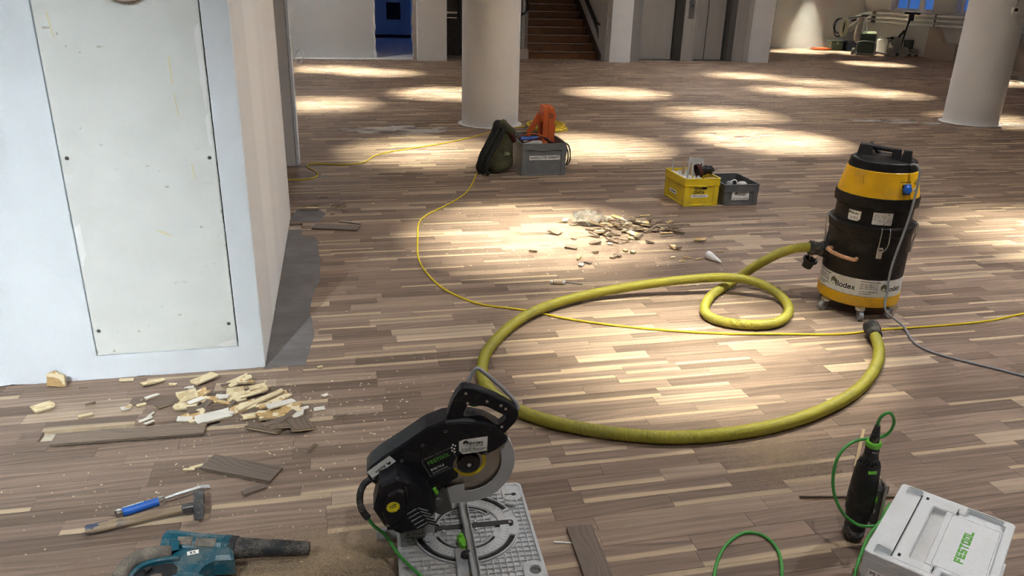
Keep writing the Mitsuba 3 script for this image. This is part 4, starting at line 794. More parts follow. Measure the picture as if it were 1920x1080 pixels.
# ------------------------------------------------------------------ mitre saw
mat('saw_black', dirty((0.010, 0.011, 0.015), (0.07, 0.06, 0.05), 0.22, 18, 240), 0.42, specular=0.22)
mat('saw_grey', dirty((0.30, 0.31, 0.32), (0.36, 0.31, 0.25), 0.55, 16, 220), 0.45)
mat('saw_base', dirty((0.46, 0.475, 0.49), (0.34, 0.29, 0.23), 0.5, 9, 200), 0.45)
mat('saw_cell', dirty((0.46, 0.475, 0.49), (0.34, 0.29, 0.23), 0.7, 7, 200), 0.6)
mat('guard_grey', dirty((0.40, 0.41, 0.42), (0.36, 0.33, 0.29), 0.35, 20), 0.4)
mat('blade', dirty((0.36, 0.32, 0.27), (0.20, 0.15, 0.10), 0.5, 24), 0.38, metallic=0.9)
mat('bail', (0.30, 0.31, 0.33), 0.25)
mat('sticker_yellow', (0.80, 0.66, 0.02), 0.4)
sw = thing('mitre_saw', 'black mitre saw with round blade on a grey gridded base plate', 'mitre saw')
SU, SN = np.array([0.999, -0.043, 0]), np.array([0.043, 0.999, 0])
SO = np.array([0.307, 1.879, 0.0])
SB = frame(SO, SU, SN)                       # x along the cut, y away from the camera, z up
SH = frame(SO, SU, [0, 0, 1])                # x along the cut, y up, z towards the camera
def sb(name, m, b, smooth=False, parent=sw, **k): return part(parent, name, m, b, M=SB, smooth=smooth, **k)
def shd(name, m, b, smooth=False, parent=sw, **k): return part(parent, name, m, b, M=SH, smooth=smooth, **k)
plate = rrect(-0.205, -0.30, 0.202, 0.185, 0.018)
bs = sb('base', bev(plate, 0.049, 0.004), 'saw_cell', label='grey gridded base plate')
sb('rim', extr(plate.difference(rrect(-0.196, -0.291, 0.193, 0.176, 0.014)), 0.008, 0.0485), 'saw_base', parent=bs)
inner = plate.buffer(-0.006)
discs = Point(0, -0.012).buffer(0.163, quad_segs=24)
free = inner.difference(unary_union([sbox(0.135, -0.30, 0.21, -0.185).buffer(0), sbox(-0.21, -0.30, -0.155, -0.165), Point(0.165, 0.15).buffer(0.04)]))
lines = []
for k in range(-10, 11): lines.append(sbox(0.0195*k-0.0011, -0.4, 0.0195*k+0.0011, 0.3))
for k in range(-16, 12): lines.append(sbox(-0.3, 0.0195*k-0.0011, 0.3, 0.0195*k+0.0011))
ringz = Point(0, -0.012).buffer(0.161, quad_segs=32).difference(Point(0, -0.012).buffer(0.088, quad_segs=32))
grid = unary_union(lines).intersection(free).difference(ringz)
sb('grid', extr(grid, 0.0058, 0.0485), 'saw_base', parent=bs, label='raised pale grid')
def arcband(r0, r1, a0, a1, n=40, c=(0, -0.012)):
    a = np.radians(np.linspace(a0, a1, n)); return Polygon(np.vstack([np.c_[c[0]+r1*np.cos(a), c[1]+r1*np.sin(a)], np.c_[c[0]+r0*np.cos(a[::-1]), c[1]+r0*np.sin(a[::-1])]])).buffer(0.002)
scale_ring = Point(0, -0.012).buffer(0.131, quad_segs=40).difference(Point(0, -0.012).buffer(0.103, quad_segs=40))
tt = sb('turntable_ring', bev(scale_ring.buffer(0), 0.0072, 0.0006, 0.0485) if False else extr(scale_ring, 0.0075, 0.0485), 'saw_base', label='graduated turntable ring')
sb('graduation', [extr(affinity.rotate(sbox(0.121, -0.0124, 0.129, -0.0116), a, origin=(0, -0.012)), 0.0003, 0.056) for a in range(0, 360, 6)], 'ink_black', parent=tt)
for (a0, a1) in ((192, 337), (28, 92), (100, 165)):
    s = sb('slot', extr(arcband(0.138, 0.150, a0, a1), 0.0004, 0.0492), 'black_gap')
    sb('slot_lip', extr(arcband(0.134, 0.156, a0-3, a1+3).difference(arcband(0.138, 0.151, a0, a1)), 0.0078, 0.0485), 'guard_grey', parent=s)
for (a0, a1) in ((200, 325), (40, 85), (95, 160)):
    s = sb('slot', extr(arcband(0.092, 0.097, a0, a1), 0.0004, 0.0492), 'black_gap')
    sb('slot_lip', extr(arcband(0.088, 0.101, a0-3, a1+3).difference(arcband(0.092, 0.097, a0, a1)), 0.006, 0.0485), 'saw_base', parent=s)
ki = sb('kerf_insert', extr(rrect(-0.115, -0.0185, 0.146, 0.0025, 0.009), 0.0078, 0.0485), 'black_matte', label='black kerf insert')
for x, y in ((-0.068, 0.008), (-0.069, -0.024), (0.135, -0.008), (0.030, 0.009), (0.029, -0.025)):
    sb('screw', moved(lathe([(0.0015, 0.0570), (0.0022, 0.0582), (0.0048, 0.0578), (0.0052, 0.0545)], 14), TR(x, y, 0)), 'steel', parent=ki, smooth=30)
for x, y in ((0.171, -0.222), (-0.178, -0.24)):
    cb = sb('corner_boss', bev(rrect(x-0.035, y-0.062, x+0.030, y+0.040, 0.03).difference(Point(x, y).buffer(0.016)), 0.0085, 0.002, 0.0485), 'saw_base')
    sb('hole', extr(Point(x, y).buffer(0.016), 0.0004, 0.049), 'dark_steel', parent=cb)
sb('corner_boss', extr(rrect(0.135, 0.10, 0.197, 0.18, 0.02).difference(unary_union([Point(0.170, 0.128).buffer(0.008), LineString([(0.145, 0.128), (0.165, 0.128)]).buffer(0.0035)])), 0.006, 0.0485), 'saw_base')
sb('key_slot', extr(unary_union([Point(0.170, 0.128).buffer(0.008), LineString([(0.145, 0.128), (0.165, 0.128)]).buffer(0.0035)]), 0.0005, 0.0492), 'black_gap')
sb('stop_pin', cyl([0.138, 0.078, 0.060], [0.166, 0.062, 0.060], 0.006, 12), 'saw_cell')
fb = sb('fence', [cbx(-0.010, 0.000, -0.29, 0.15, 0.0485, 0.086, 0.002), cbx(-0.002, 0.014, -0.29, 0.13, 0.0485, 0.062, 0.002), cbx(0.012, 0.016, -0.29, 0.09, 0.05, 0.076, 0.001)], 'saw_grey', label='grey fence across the turntable')
sb('pointer_arm', [bev(Polygon([(-0.045, -0.115), (-0.008, -0.105), (0.0, -0.30), (-0.048, -0.30)]), 0.010, 0.002, 0.056)], 'saw_grey')
sb('lock_lever', [bev(Polygon([(-0.034, -0.078), (-0.026, -0.074), (-0.014, -0.076), (-0.008, -0.110), (-0.012, -0.122), (-0.024, -0.122), (-0.030, -0.108)]), 0.018, 0.003, 0.064), cyl([-0.022, -0.085, 0.06], [-0.022, -0.085, 0.090], 0.006, 12)], 'lime', label='bright green lock lever')
sb('knob', [moved(lathe([(0, 0.020), (0.010, 0.018), (0.013, 0.012), (0.012, 0.0), (0.008, -0.01), (0, -0.01)], 10), frame([-0.018, -0.155, 0.074], [0, 1, 0], [0, 0, 1])), cyl([-0.03, -0.155, 0.074], [0.0, -0.155, 0.074], 0.006, 10)], 'black_matte', label='black clamping knob')
dp = sb('dust_port', [cyl([-0.265, 0.000, 0.045], [-0.16, 0.005, 0.045], 0.019, 24)], 'guard_grey', smooth=30, label='grey dust port')
# arm support behind the turntable, at the motor end
shd('arm_support', [bev(Polygon([(-0.195, 0.0485), (-0.095, 0.0485), (-0.092, 0.12), (-0.10, 0.19), (-0.15, 0.19), (-0.172, 0.12), (-0.195, 0.07)]), 0.020, 0.003, 0.012), bev(Polygon([(-0.195, 0.0485), (-0.095, 0.0485), (-0.092, 0.12), (-0.10, 0.19), (-0.15, 0.19), (-0.172, 0.12), (-0.195, 0.07)]), 0.020, 0.003, -0.06), cbx(-0.195, -0.095, 0.0485, 0.058, -0.06, 0.03, 0.002)], 'saw_grey')
shd('arm_support_rib', [extr(LineString([(-0.185, 0.062), (-0.165, 0.105), (-0.165, 0.062)]).buffer(0.0025), 0.006, 0.031), cbx(-0.19, -0.10, 0.052, 0.060, 0.03, 0.036, 0.001), cbx(-0.138, -0.134, 0.06, 0.15, 0.03, 0.036, 0.001)], 'saw_base')
shd('pivot', [moved(lathe([(0, 0.05), (0.012, 0.05), (0.016, 0.045), (0.017, -0.07), (0, -0.07)], 20), TR(-0.085, 0.178, 0)), bev(Polygon([(-0.11, 0.13), (-0.075, 0.11), (-0.04, 0.125), (-0.055, 0.20), (-0.09, 0.22)]), 0.04, 0.004, -0.02)], 'dark_steel', smooth=30)
# head
ce = (0.008, 0.281)
outline = [(-0.277, 0.262), (-0.283, 0.286), (-0.270, 0.306), (-0.233, 0.336), (-0.173, 0.376), (-0.112, 0.418), (-0.062, 0.436), (-0.02, 0.438), (0.020, 0.433), (0.060, 0.419), (0.095, 0.395), (0.120, 0.366), (0.117, 0.352), (0.085, 0.327), (0.056, 0.314), (0.046, 0.316)]
arc = [(ce[0]+0.048*math.cos(a), ce[1]+0.048*math.sin(a)) for a in np.radians(np.linspace(42, 228, 24))]
outline += arc+[(-0.086, 0.200), (-0.12, 0.188), (-0.17, 0.190), (-0.215, 0.210), (-0.255, 0.235)]
hs = Polygon(outline).buffer(0)
hd = shd('housing', bev(hs, 0.075, 0.006, -0.045), 'saw_black', label='black blade and motor housing')
shd('cover_plate', bev(hs.buffer(-0.012).buffer(0.003).difference(sbox(-0.4, 0, -0.13, 0.5)), 0.0022, 0.0008, 0.0298), 'saw_black', parent=hd)
for x, y in ((-0.205, 0.275), (-0.185, 0.318), (-0.06, 0.405), (-0.128, 0.232), (0.055, 0.322), (-0.265, 0.268), (-0.125, 0.365)):
    shd('screw', moved(lathe([(0, 0.0012), (0.0025, 0.0012), (0.003, 0.0024), (0.0052, 0.0020), (0.0056, 0)], 14), TR(x, y, 0.0302)), 'dark_steel', parent=hd, smooth=30)
bl = shd('blade', moved(lathe([(0.0, 0.0011), (0.108, 0.0011), (0.108, -0.0011), (0, -0.0011)], 96), TR(ce[0], ce[1], 0.0)), 'blade', smooth=30, label='round saw blade')
teeth = Polygon([(ce[0]+(0.112 if k % 2 else 0.106)*math.cos(PI*k/48), ce[1]+(0.112 if k % 2 else 0.106)*math.sin(PI*k/48)) for k in range(96)])
shd('teeth', extr(teeth, 0.0026, -0.0013), 'blade', parent=bl)
shd('flange', moved(lathe([(0, 0.016), (0.010, 0.016), (0.012, 0.020), (0.030, 0.018), (0.034, 0.012), (0.034, 0.001)], 40), TR(ce[0], ce[1], 0)), 'black_plastic', smooth=30, parent=bl)
shd('bolt', [moved(lathe([(0, 0.0225), (0.003, 0.0225), (0.0032, 0.024), (0.0062, 0.0235), (0.0065, 0.016)], 20), TR(ce[0], ce[1], 0))], 'steel', smooth=30, parent=bl)
shd('colour_ring', [extr(arcband(0.0435, 0.0455, -150, 38, c=ce), 0.002, 0.0012), extr(arcband(0.049, 0.0495, -120, 20, c=ce), 0.0015, 0.0012)], 'sticker_yellow', parent=bl, label='yellow green ring on the blade')
gd = unary_union([arcband(0.098, 0.134, -128, 34, c=ce), Polygon([(ce[0]-0.012, ce[1]-0.095), (ce[0]-0.012, ce[1]-0.072), (-0.045, 0.205), (-0.098, 0.178), (-0.075, 0.155), (-0.03, 0.145), (0.0, 0.148)])]).buffer(0.002).buffer(-0.002)
shd('blade_guard', [bev(gd, 0.003, 0.001, 0.010), bev(gd, 0.003, 0.001, -0.014), extr(arcband(0.130, 0.134, -128, 34, c=ce), 0.024, -0.013)], 'guard_grey', label='light grey swinging blade guard')
# handle
hx = Polygon(spline(np.c_[np.array([(-0.058, 0.425), (-0.048, 0.462), (-0.033, 0.502), (-0.012, 0.530), (0.0, 0.533), (0.041, 0.518), (0.087, 0.494), (0.126, 0.468), (0.147, 0.448), (0.150, 0.428), (0.141, 0.408), (0.118, 0.382), (0.100, 0.366), (0.082, 0.376)]), np.zeros(14)], 0.004)[:, :2].tolist()+[(0.06, 0.41), (0.0, 0.42)])
ho = Polygon(spline(np.c_[np.array([(0.004, 0.474), (0.023, 0.470), (0.049, 0.468), (0.075, 0.456), (0.100, 0.440), (0.115, 0.428), (0.108, 0.414), (0.088, 0.405), (0.060, 0.428), (0.03, 0.440), (-0.006, 0.440), (-0.006, 0.456), (0.004, 0.474)]), np.zeros(13)], 0.004)[:, :2])
hd2 = shd('handle', cat([extr(hx.buffer(0).difference(ho.buffer(0)), 0.030, -0.016), loft_ring(hx.buffer(0), hx.buffer(-0.003), 0.014, 0.017), extr(hx.buffer(-0.003).difference(ho.buffer(0.003)), 0.003, 0.014)]), 'saw_black', label='black D handle')
shd('trigger', cbx(0.014, 0.034, 0.462, 0.476, -0.008, 0.008, 0.003), 'lime', parent=hd2, label='green trigger tip')
for x, y in ((-0.002, 0.514), (0.003, 0.482), (0.058, 0.484), (0.098, 0.468), (0.112, 0.456), (0.102, 0.398)):
    shd('screw', moved(lathe([(0, 0.001), (0.002, 0.001), (0.0025, 0.002), (0.0042, 0.0016), (0.0046, 0)], 12), TR(x, y, 0.017)), 'steel', parent=hd2, smooth=30)
shd('bail', [tube(spline([[0.004, 0.520, -0.012], [0.016, 0.545, -0.022], [0.034, 0.566, -0.030], [0.046, 0.560, -0.030], [0.09, 0.520, -0.024], [0.128, 0.480, -0.016], [0.150, 0.452, -0.006], [0.150, 0.440, 0.0]], 0.008), 0.0058, 8)], 'bail', smooth=True, label='grey guard bail above the handle')
# motor
mo_poly = Polygon([(-0.243, 0.300), (-0.20, 0.318), (-0.165, 0.302), (-0.118, 0.255), (-0.100, 0.205), (-0.132, 0.150), (-0.195, 0.138), (-0.235, 0.168), (-0.262, 0.225)]).buffer(0.006)
mo = shd('motor', [bev(affinity.translate(mo_poly, 0.0, -0.012), 0.075, 0.008, 0.028)], 'saw_black')
shd('motor_cap', [bev(affinity.translate(affinity.scale(Polygon([(-0.236, 0.286), (-0.205, 0.300), (-0.185, 0.295), (-0.18, 0.22), (-0.215, 0.172), (-0.240, 0.185), (-0.252, 0.225)]), 1, 1), 0.006, -0.018), 0.014, 0.006, 0.102)], 'saw_black', parent=mo)
shd('motor_rib', [tube(spline([[-0.181, 0.285, 0.108], [-0.175, 0.22, 0.110], [-0.205, 0.16, 0.110], [-0.232, 0.152, 0.108]], 0.01), 0.005, 8)], 'saw_black', parent=mo, smooth=True)
for k in range(5):
    for (x0, y0, x1, y1) in ((-0.178, 0.186, -0.150, 0.202), (-0.145, 0.204, -0.118, 0.192)):
        shd('vent', extr(LineString([(x0+0.009*k*0.8, y0-0.0125*k), (x1+0.009*k*0.8, y1-0.0125*k)]).buffer(0.0028), 0.0012, 0.1026), 'black_gap', parent=mo)
        shd('vent_rib', extr(LineString([(x0+0.009*k*0.8, y0-0.0125*k+0.0045), (x1+0.009*k*0.8, y1-0.0125*k+0.0045)]).buffer(0.0012), 0.0022, 0.1026), 'bail', parent=mo)
ys = shd('sticker', extr(affinity.rotate(affinity.scale(Point(-0.214, 0.228).buffer(0.0185), 1, 0.9), 20), 0.0008, 0.1160), 'sticker_yellow', parent=mo, label='yellow oval sticker')
shd('lettering', [moved(small_lines(2, 0.02, 0.003, 0.006, 16), TR(-0.224, 0.228, 0.1168) @ RZ(25)), extr(affinity.rotate(affinity.scale(Point(-0.214, 0.228).buffer(0.0165), 1, 0.9), 20).difference(affinity.rotate(affinity.scale(Point(-0.214, 0.228).buffer(0.0158), 1, 0.9), 20)), 0.0004, 0.1166)], 'ink_black', parent=mo)
shd('badge', moved(rbx(-0.006, 0.006, -0.012, 0.012, 0, 0.008, 0.004), TR(-0.094, 0.222, 0.048) @ RZ(25) @ RY(35)), 'lime', parent=mo, label='small green badge')
shd('motor_screw', moved(lathe([(0, 0.002), (0.003, 0.002), (0.0035, 0.004), (0.006, 0.0035), (0.0065, 0)], 14), TR(-0.228, 0.160, 0.105)), 'steel', parent=mo, smooth=30)
# stickers and lettering on the housing
tx = lambda s, h, x, y, r, b, z=0.0322: shd('lettering', moved(text(s, h, 0.0005), TR(x, y, z) @ RZ(r)), b, parent=hd)
stk = shd('sticker', moved(extr(Polygon([(0, 0.008), (0.010, -0.004), (0.080, 0.0), (0.083, 0.047), (0.014, 0.044), (0, 0.038)]), 0.0008), TR(-0.022, 0.330, 0.0322) @ RZ(2)), 'band_white', parent=hd, label='white company sticker')
for gg in logo(0.013): part(hd, 'emblem', moved(extr(gg, 0.0005), TR(-0.004, 0.362, 0.0332)), 'ink_black', M=SH, smooth=False)
tx('Bodex', 0.010, 0.005, 0.356, 2, 'ink_black', 0.0332); tx('Parkett & Bodenbeläge', 0.0028, 0.005, 0.350, 2, 'ink_black', 0.0332)
for i, s in enumerate(('Tel   044 938 72 71', 'Fax  044 938 72 70', 'Nat  078 772 71 71')): tx(s, 0.0030, -0.016, 0.343-0.0048*i, 2, 'ink_black', 0.0332)
tx('E-mail: info@bodex.ch', 0.0030, 0.020, 0.340, 2, 'ink_black', 0.0332); tx('www.bodex.ch', 0.0030, 0.020, 0.335, 2, 'ink_black', 0.0332)
tx('FESTOOL', 0.011, -0.110, 0.298, 24, 'ink_green'); tx('SYM 70 E', 0.0065, -0.102, 0.277, 24, 'label_white'); shd('lettering', moved(small_lines(1, 0.05, 0.003, 0.006, 17), TR(-0.098, 0.268, 0.0322) @ RZ(24)), 'guard_grey', parent=hd)
shd('plate_edge', moved(extr(rrect(-0.006, -0.040, 0.085, 0.022, 0.002).difference(rrect(-0.0055, -0.0395, 0.0845, 0.0215, 0.002)), 0.0004), TR(-0.115, 0.297, 0.0322) @ RZ(24)), 'guard_grey', parent=hd)
for x, y in ((-0.040, 0.360), (-0.033, 0.356), (-0.043, 0.351), (-0.036, 0.346), (-0.042, 0.340), (-0.035, 0.336)): shd('symbol', extr(Point(x, y).buffer(0.0028, quad_segs=3), 0.0005, 0.0322), 'label_white', parent=hd)
shd('sticker', moved(extr(Polygon([(0, 0), (0.002, 0.026), (0.082, 0.024), (0.084, -0.002)]), 0.0008), TR(-0.268, 0.270, 0.0322) @ RZ(38)), 'band_white', parent=hd, label='white sticker at the rear end')
part(hd, 'emblem', moved(extr(logo(0.010)[0], 0.0005), TR(-0.222, 0.318, 0.0330) @ RZ(218)), 'ink_black', M=SH, smooth=False)
tx('Bodex', 0.0085, -0.233, 0.312, 218, 'ink_black', 0.0330)
# lead of the saw
sl = shd('lead_boot', tube(spline([[-0.268, 0.258, 0.015], [-0.292, 0.250, 0.03], [-0.305, 0.222, 0.05], [-0.300, 0.185, 0.06], [-0.285, 0.160, 0.065]], 0.008), [0.0105]*0 or 0.0098, 12), 'black_rubber', smooth=True)
part(sw, 'lead', tube(spline([(SH @ np.array([-0.287, 0.166, 0.064, 1]))[:3], (SH @ np.array([-0.272, 0.140, 0.072, 1]))[:3]] + [[0.065, 1.819, 0.1], [0.089, 1.783, 0.075], [0.121, 1.723, 0.068], [0.165, 1.650, 0.066], [0.211, 1.566, 0.063], [0.243, 1.501, 0.03]], 0.01), 0.0048, 10), 'cable_green', smooth=True, label='green lead')

# ------------------------------------------------------------------ jigsaw
jg = thing('jigsaw', 'black barrel grip jigsaw standing on its nose beside the grey tool box', 'jigsaw')
JX, JY = 1.503, 1.677
JM = TR(JX, JY, 0) @ RZ(-12)
def jl(prof, n=32, sx=1.0, sy=1.0):
    m = lathe(prof, n); m.apply_scale([sx, sy, 1]); return m
part(jg, 'body', [jl([(0, 0.085), (0.028, 0.087), (0.036, 0.10), (0.037, 0.15), (0.034, 0.22), (0.031, 0.262), (0.029, 0.268), (0.0, 0.270)], 32, 1.12, 1.0), hull(np.vstack([trimesh.creation.icosphere(2, 0.034).vertices*[1.15, 1, 1]+[0, 0, 0.11], trimesh.creation.icosphere(2, 0.030).vertices+[-0.006, -0.014, 0.05]]))], 'black_plastic', M=JM, smooth=40)
part(jg, 'nose_cap', moved(lathe([(0, -0.022), (0.022, -0.021), (0.029, -0.012), (0.030, 0.008), (0.027, 0.02), (0, 0.02)], 32), TR(-0.012, -0.020, 0.030) @ RX(38)), 'black_rubber', M=JM)
part(jg, 'nose_foot', moved(rbx(-0.02, 0.034, -0.012, 0.034, 0.0, 0.06, 0.010), TR(0, 0, 0)), 'black_matte', M=JM)
part(jg, 'cooling_ribs', [cyl([0.031*math.cos(a)*1.1, 0.031*math.sin(a), 0.243], [0.026*math.cos(a), 0.026*math.sin(a), 0.276], 0.0028, 6) for a in np.arange(16)*PI/8], 'black_matte', M=JM)
part(jg, 'neck', lathe([(0.0, 0.265), (0.023, 0.266), (0.0225, 0.290), (0.020, 0.294), (0.0205, 0.325), (0, 0.326)], 28), 'black_plastic', M=JM)
part(jg, 'collar', lathe([(0.0, 0.324), (0.0205, 0.324), (0.0225, 0.328), (0.0225, 0.338), (0.019, 0.342), (0, 0.342)], 28), 'lime', M=JM, label='green collar')
part(jg, 'lead_boot', lathe([(0, 0.341), (0.0145, 0.341), (0.0125, 0.36), (0.008, 0.395), (0.0075, 0.397), (0, 0.397)], 20), 'black_rubber', M=JM)
part(jg, 'index_mark', [moved(cbx(-0.006, 0.006, -0.001, 0.001, 0, 0.003, 0.0004), frame([0.008*math.cos(a), 0.0225*math.sin(a)*0.98, 0.314], [math.cos(a+PI/2), math.sin(a+PI/2), 0], [0, 0, 1])) for a in (-1.2, -2.0)], 'steel', M=JM, smooth=False)
part(jg, 'badge', moved(rbx(-0.013, 0.013, -0.005, 0.005, -0.002, 0.003, 0.002), frame([-0.002, -0.0325, 0.252], [1, 0.05, 0], [0, 0.2, 1])), 'lime', M=JM, label='green oval button')
sp = part(jg, 'sole_plate', cbx(0.048, 0.056, -0.036, 0.036, 0.03, 0.205, 0.002), 'chrome', M=JM, smooth=False, label='chrome sole plate')
part(sp, 'bracket', [cbx(0.030, 0.050, -0.022, 0.022, 0.06, 0.185, 0.004), cbx(0.044, 0.060, -0.034, -0.026, 0.178, 0.205, 0.002)], 'dark_steel', M=JM, smooth=False)
part(jg, 'side_lever', [moved(lathe([(0, 0.006), (0.008, 0.004), (0.010, 0)], 14), frame([0.036, -0.018, 0.105], [0.4, 0.9, 0], [0, 0, 1]))], 'guard_grey', M=JM)
part(jg, 'leaf_mark', moved(extr(Polygon([(0, -0.014), (0.005, -0.004), (0.004, 0.006), (0, 0.014), (-0.005, 0.004), (-0.004, -0.006)]), 0.001), frame([0.034, -0.024, 0.150], [0.85, 0.5, 0.0], [0, 0, 1])), 'lime', M=JM, smooth=False, label='small green mark')
boot = (JM @ np.array([0, 0, 0.394, 1]))[:3]
jc = [boot.tolist()] + [[1.498, 1.672, 0.411], [1.501, 1.665, 0.4363], [1.516, 1.660, 0.4466], [1.535, 1.660, 0.4287], [1.550, 1.670, 0.3904], [1.548, 1.685, 0.3538], [1.528, 1.695, 0.3387], [1.469, 1.690, 0.3428], [1.407, 1.670, 0.3404], [1.368, 1.650, 0.3176], [1.356, 1.640, 0.2763], [1.355, 1.630, 0.2369], [1.361, 1.615, 0.2001], [1.377, 1.600, 0.1656], [1.401, 1.590, 0.1396], [1.433, 1.580, 0.1216], [1.463, 1.575, 0.1174], [1.484, 1.570, 0.1239], [1.504, 1.575, 0.1345]]
part(jg, 'lead', tube(spline(jc, 0.006), 0.0046, 10), 'cable_green', smooth=True, label='green lead')
cable('green_cable', [[1.613, 1.678, 0.1], [1.585, 1.656, 0.1], [1.542, 1.617, 0.11], [1.523, 1.596, 0.11], [1.532, 1.596, 0.12], [1.584, 1.643, 0.11], [1.618, 1.674, 0.1], [1.586, 1.647, 0.115], [1.543, 1.612, 0.12], [1.519, 1.586, 0.12]], 0.0046, 'cable_green', 'bunched green cable between the jigsaw and the grey tool box', 'cable', step=0.008)
cable('green_cable', [[0.943, 1.508, 0.005], [0.992, 1.594, 0.005], [1.035, 1.654, 0.005], [1.092, 1.708, 0.005], [1.143, 1.736, 0.005], [1.182, 1.742, 0.005], [1.214, 1.723, 0.005], [1.228, 1.688, 0.005], [1.225, 1.642, 0.005], [1.208, 1.598, 0.005], [1.174, 1.538, 0.005], [1.115, 1.455, 0.005]], 0.0052, 'cable_green', 'loop of green cable lying on the floor left of the jigsaw', 'cable')

# ------------------------------------------------------------------ tool box (systainer type)
mat('box_grey', dirty((0.64, 0.66, 0.675), (0.50, 0.49, 0.47), 0.3, 12), 0.42)
mat('box_inner', dirty((0.56, 0.57, 0.57), (0.44, 0.41, 0.36), 0.4, 10), 0.5)
tb = thing('tool_box', 'light grey stacking tool box with a folding lid handle and green lettering', 'tool box')
ex = np.array([-0.784, -0.6207, 0]); ey = np.array([0.6207, -0.784, 0])
BM = frame([1.613, 1.648, 0], ex, ey)
def tbp(name, m, b, smooth=False, parent=tb, **k): return part(parent, name, m, b, M=BM, smooth=smooth, **k)
top = rrect(0, 0, 0.396, 0.298, 0.012)
tbp('body', bev(rrect(0.003, 0.003, 0.393, 0.295, 0.012), 0.118, 0.001), 'box_grey')
notch = unary_union([rrect(0.008, 0.020, 0.050, 0.060, 0.008), rrect(0.346, 0.020, 0.384, 0.060, 0.008), rrect(0.008, 0.180, 0.040, 0.270, 0.004), rrect(0.352, 0.180, 0.388, 0.270, 0.004)])
well = sbox(0.030, 0.062, 0.372, 0.277)
tbp('lid_floor', bev(top, 0.060, 0.002, 0.122), 'box_grey')
tbp('lid_frame', bev(top.difference(notch).difference(well), 0.018, 0.002, 0.182), 'box_grey')
tbp('lid_seam', extr(rrect(0.004, 0.004, 0.392, 0.294, 0.012), 0.006, 0.117), 'black_gap')
tbp('rail', [cbx(0.012, 0.036, 0.185, 0.265, 0.182, 0.186, 0.001)], 'box_grey')
tbp('rail', cbx(0.356, 0.384, 0.185, 0.265, 0.182, 0.186, 0.001), 'box_grey')
hbar = rrect(0.028, 0.063, 0.380, 0.160, 0.008).difference(rrect(0.064, 0.100, 0.344, 0.20, 0.006)).intersection(sbox(0, 0, 1, 0.158))
hbr = tbp('handle', bev(hbar.intersection(unary_union([sbox(0, 0, 1, 0.1595)])), 0.020, 0.003, 0.181), 'box_grey', label='folding lid handle')
tbp('slot', [extr(rrect(0.031, 0.074, 0.045, 0.081, 0.002), 0.0006, 0.2008), extr(rrect(0.347, 0.074, 0.361, 0.081, 0.002), 0.0006, 0.2008)], 'black_gap', parent=hbr)
tbp('handle_recess', extr(sbox(0.064, 0.100, 0.344, 0.136), 0.001, 0.1815), 'box_inner')
lp_ = tbp('label_plate', bev(rrect(0.052, 0.134, 0.348, 0.276, 0.012).difference(unary_union([sbox(0.0, 0.12, 0.060, 0.162), sbox(0.340, 0.12, 0.42, 0.162)])), 0.0175, 0.003, 0.1815), 'box_grey')
tbp('plate_inset', extr(rrect(0.066, 0.150, 0.334, 0.270, 0.004).difference(rrect(0.0668, 0.1508, 0.3332, 0.2692, 0.004)), 0.0003, 0.199), 'dark_steel', parent=lp_)
tbp('gap', [extr(sbox(0.030, 0.0605, 0.372, 0.0625), 0.0015, 0.1995), extr(sbox(0.046, 0.158, 0.064, 0.161), 0.001, 0.1995), extr(sbox(0.344, 0.158, 0.362, 0.161), 0.001, 0.1995)], 'black_gap')
tbp('hinge_block', bev(rrect(0.010, 0.161, 0.050, 0.180, 0.004), 0.020, 0.003, 0.181), 'box_grey')
tbp('hinge_block', bev(rrect(0.346, 0.161, 0.386, 0.180, 0.004), 0.020, 0.003, 0.181), 'box_grey')
def block_word(word, h, w, k, gap):
    """heavy squared capitals drawn as strokes of thickness k"""
    S = {'F': [[(0, 0), (0, 1), (1, 1)], [(0, .5), (.85, .5)]], 'E': [[(1, 0), (0, 0), (0, 1), (1, 1)], [(0, .5), (.9, .5)]], 'S': [[(0, 0), (1, 0), (1, .5), (0, .5), (0, 1), (1, 1)]], 'T': [[(0, 1), (1, 1)], [(.5, 0), (.5, 1)]], 'O': [[(0, 0), (1, 0), (1, 1), (0, 1), (0, 0)]], 'L': [[(0, 1), (0, 0), (1, 0)]]}
    x, out = 0.0, []
    for c in word:
        out += [LineString([(x+k/2+px*(w-k), k/2+py*(h-k)) for px, py in l]).buffer(k/2, cap_style=3, join_style=2) for l in S[c]]; x += w+gap
    return unary_union(out)
lt = extr(affinity.skew(block_word('FESTOOL', 0.0225, 0.0205, 0.0062, 0.0032), xs=0, origin=(0, 0)), 0.0005)
tbp('lettering', moved(lt, frame([0.283, 0.215, 0.1992], [-1, 0, 0], [0, -1, 0])), 'ink_green', parent=lp_, label='green lettering')
sl_ = tbp('sticker', moved(cbx(0.020, 0.155, 0.048, 0.150, 0, 0.0008, 0.0002), frame([0.396, 0, 0], [0, 1, 0], [0, 0, 1])), 'label_white', label='white type label on the near end')
fE = frame([0.3968, 0, 0], [0, 1, 0], [0, 0, 1])
tbp('lettering', [moved(text('PS 300 EQ-Plus', 0.0085, 0.0004), fE @ TR(0.026, 0.137, 0)), moved(small_lines(4, 0.06, 0.003, 0.008, 4), fE @ TR(0.052, 0.124, 0)), moved(small_lines(7, 0.11, 0.003, 0.0095, 5), fE @ TR(0.026, 0.092, 0))], 'ink_black', parent=sl_)
for x in (0.10, 0.25): tbp('wall_rib', cbx(x, x+0.03, -0.003, 0.004, 0.02, 0.11, 0.002), 'box_grey')
tbp('front_catch', rbx(0.15, 0.246, 0.293, 0.304, 0.07, 0.165, 0.004), 'box_grey', smooth=30)
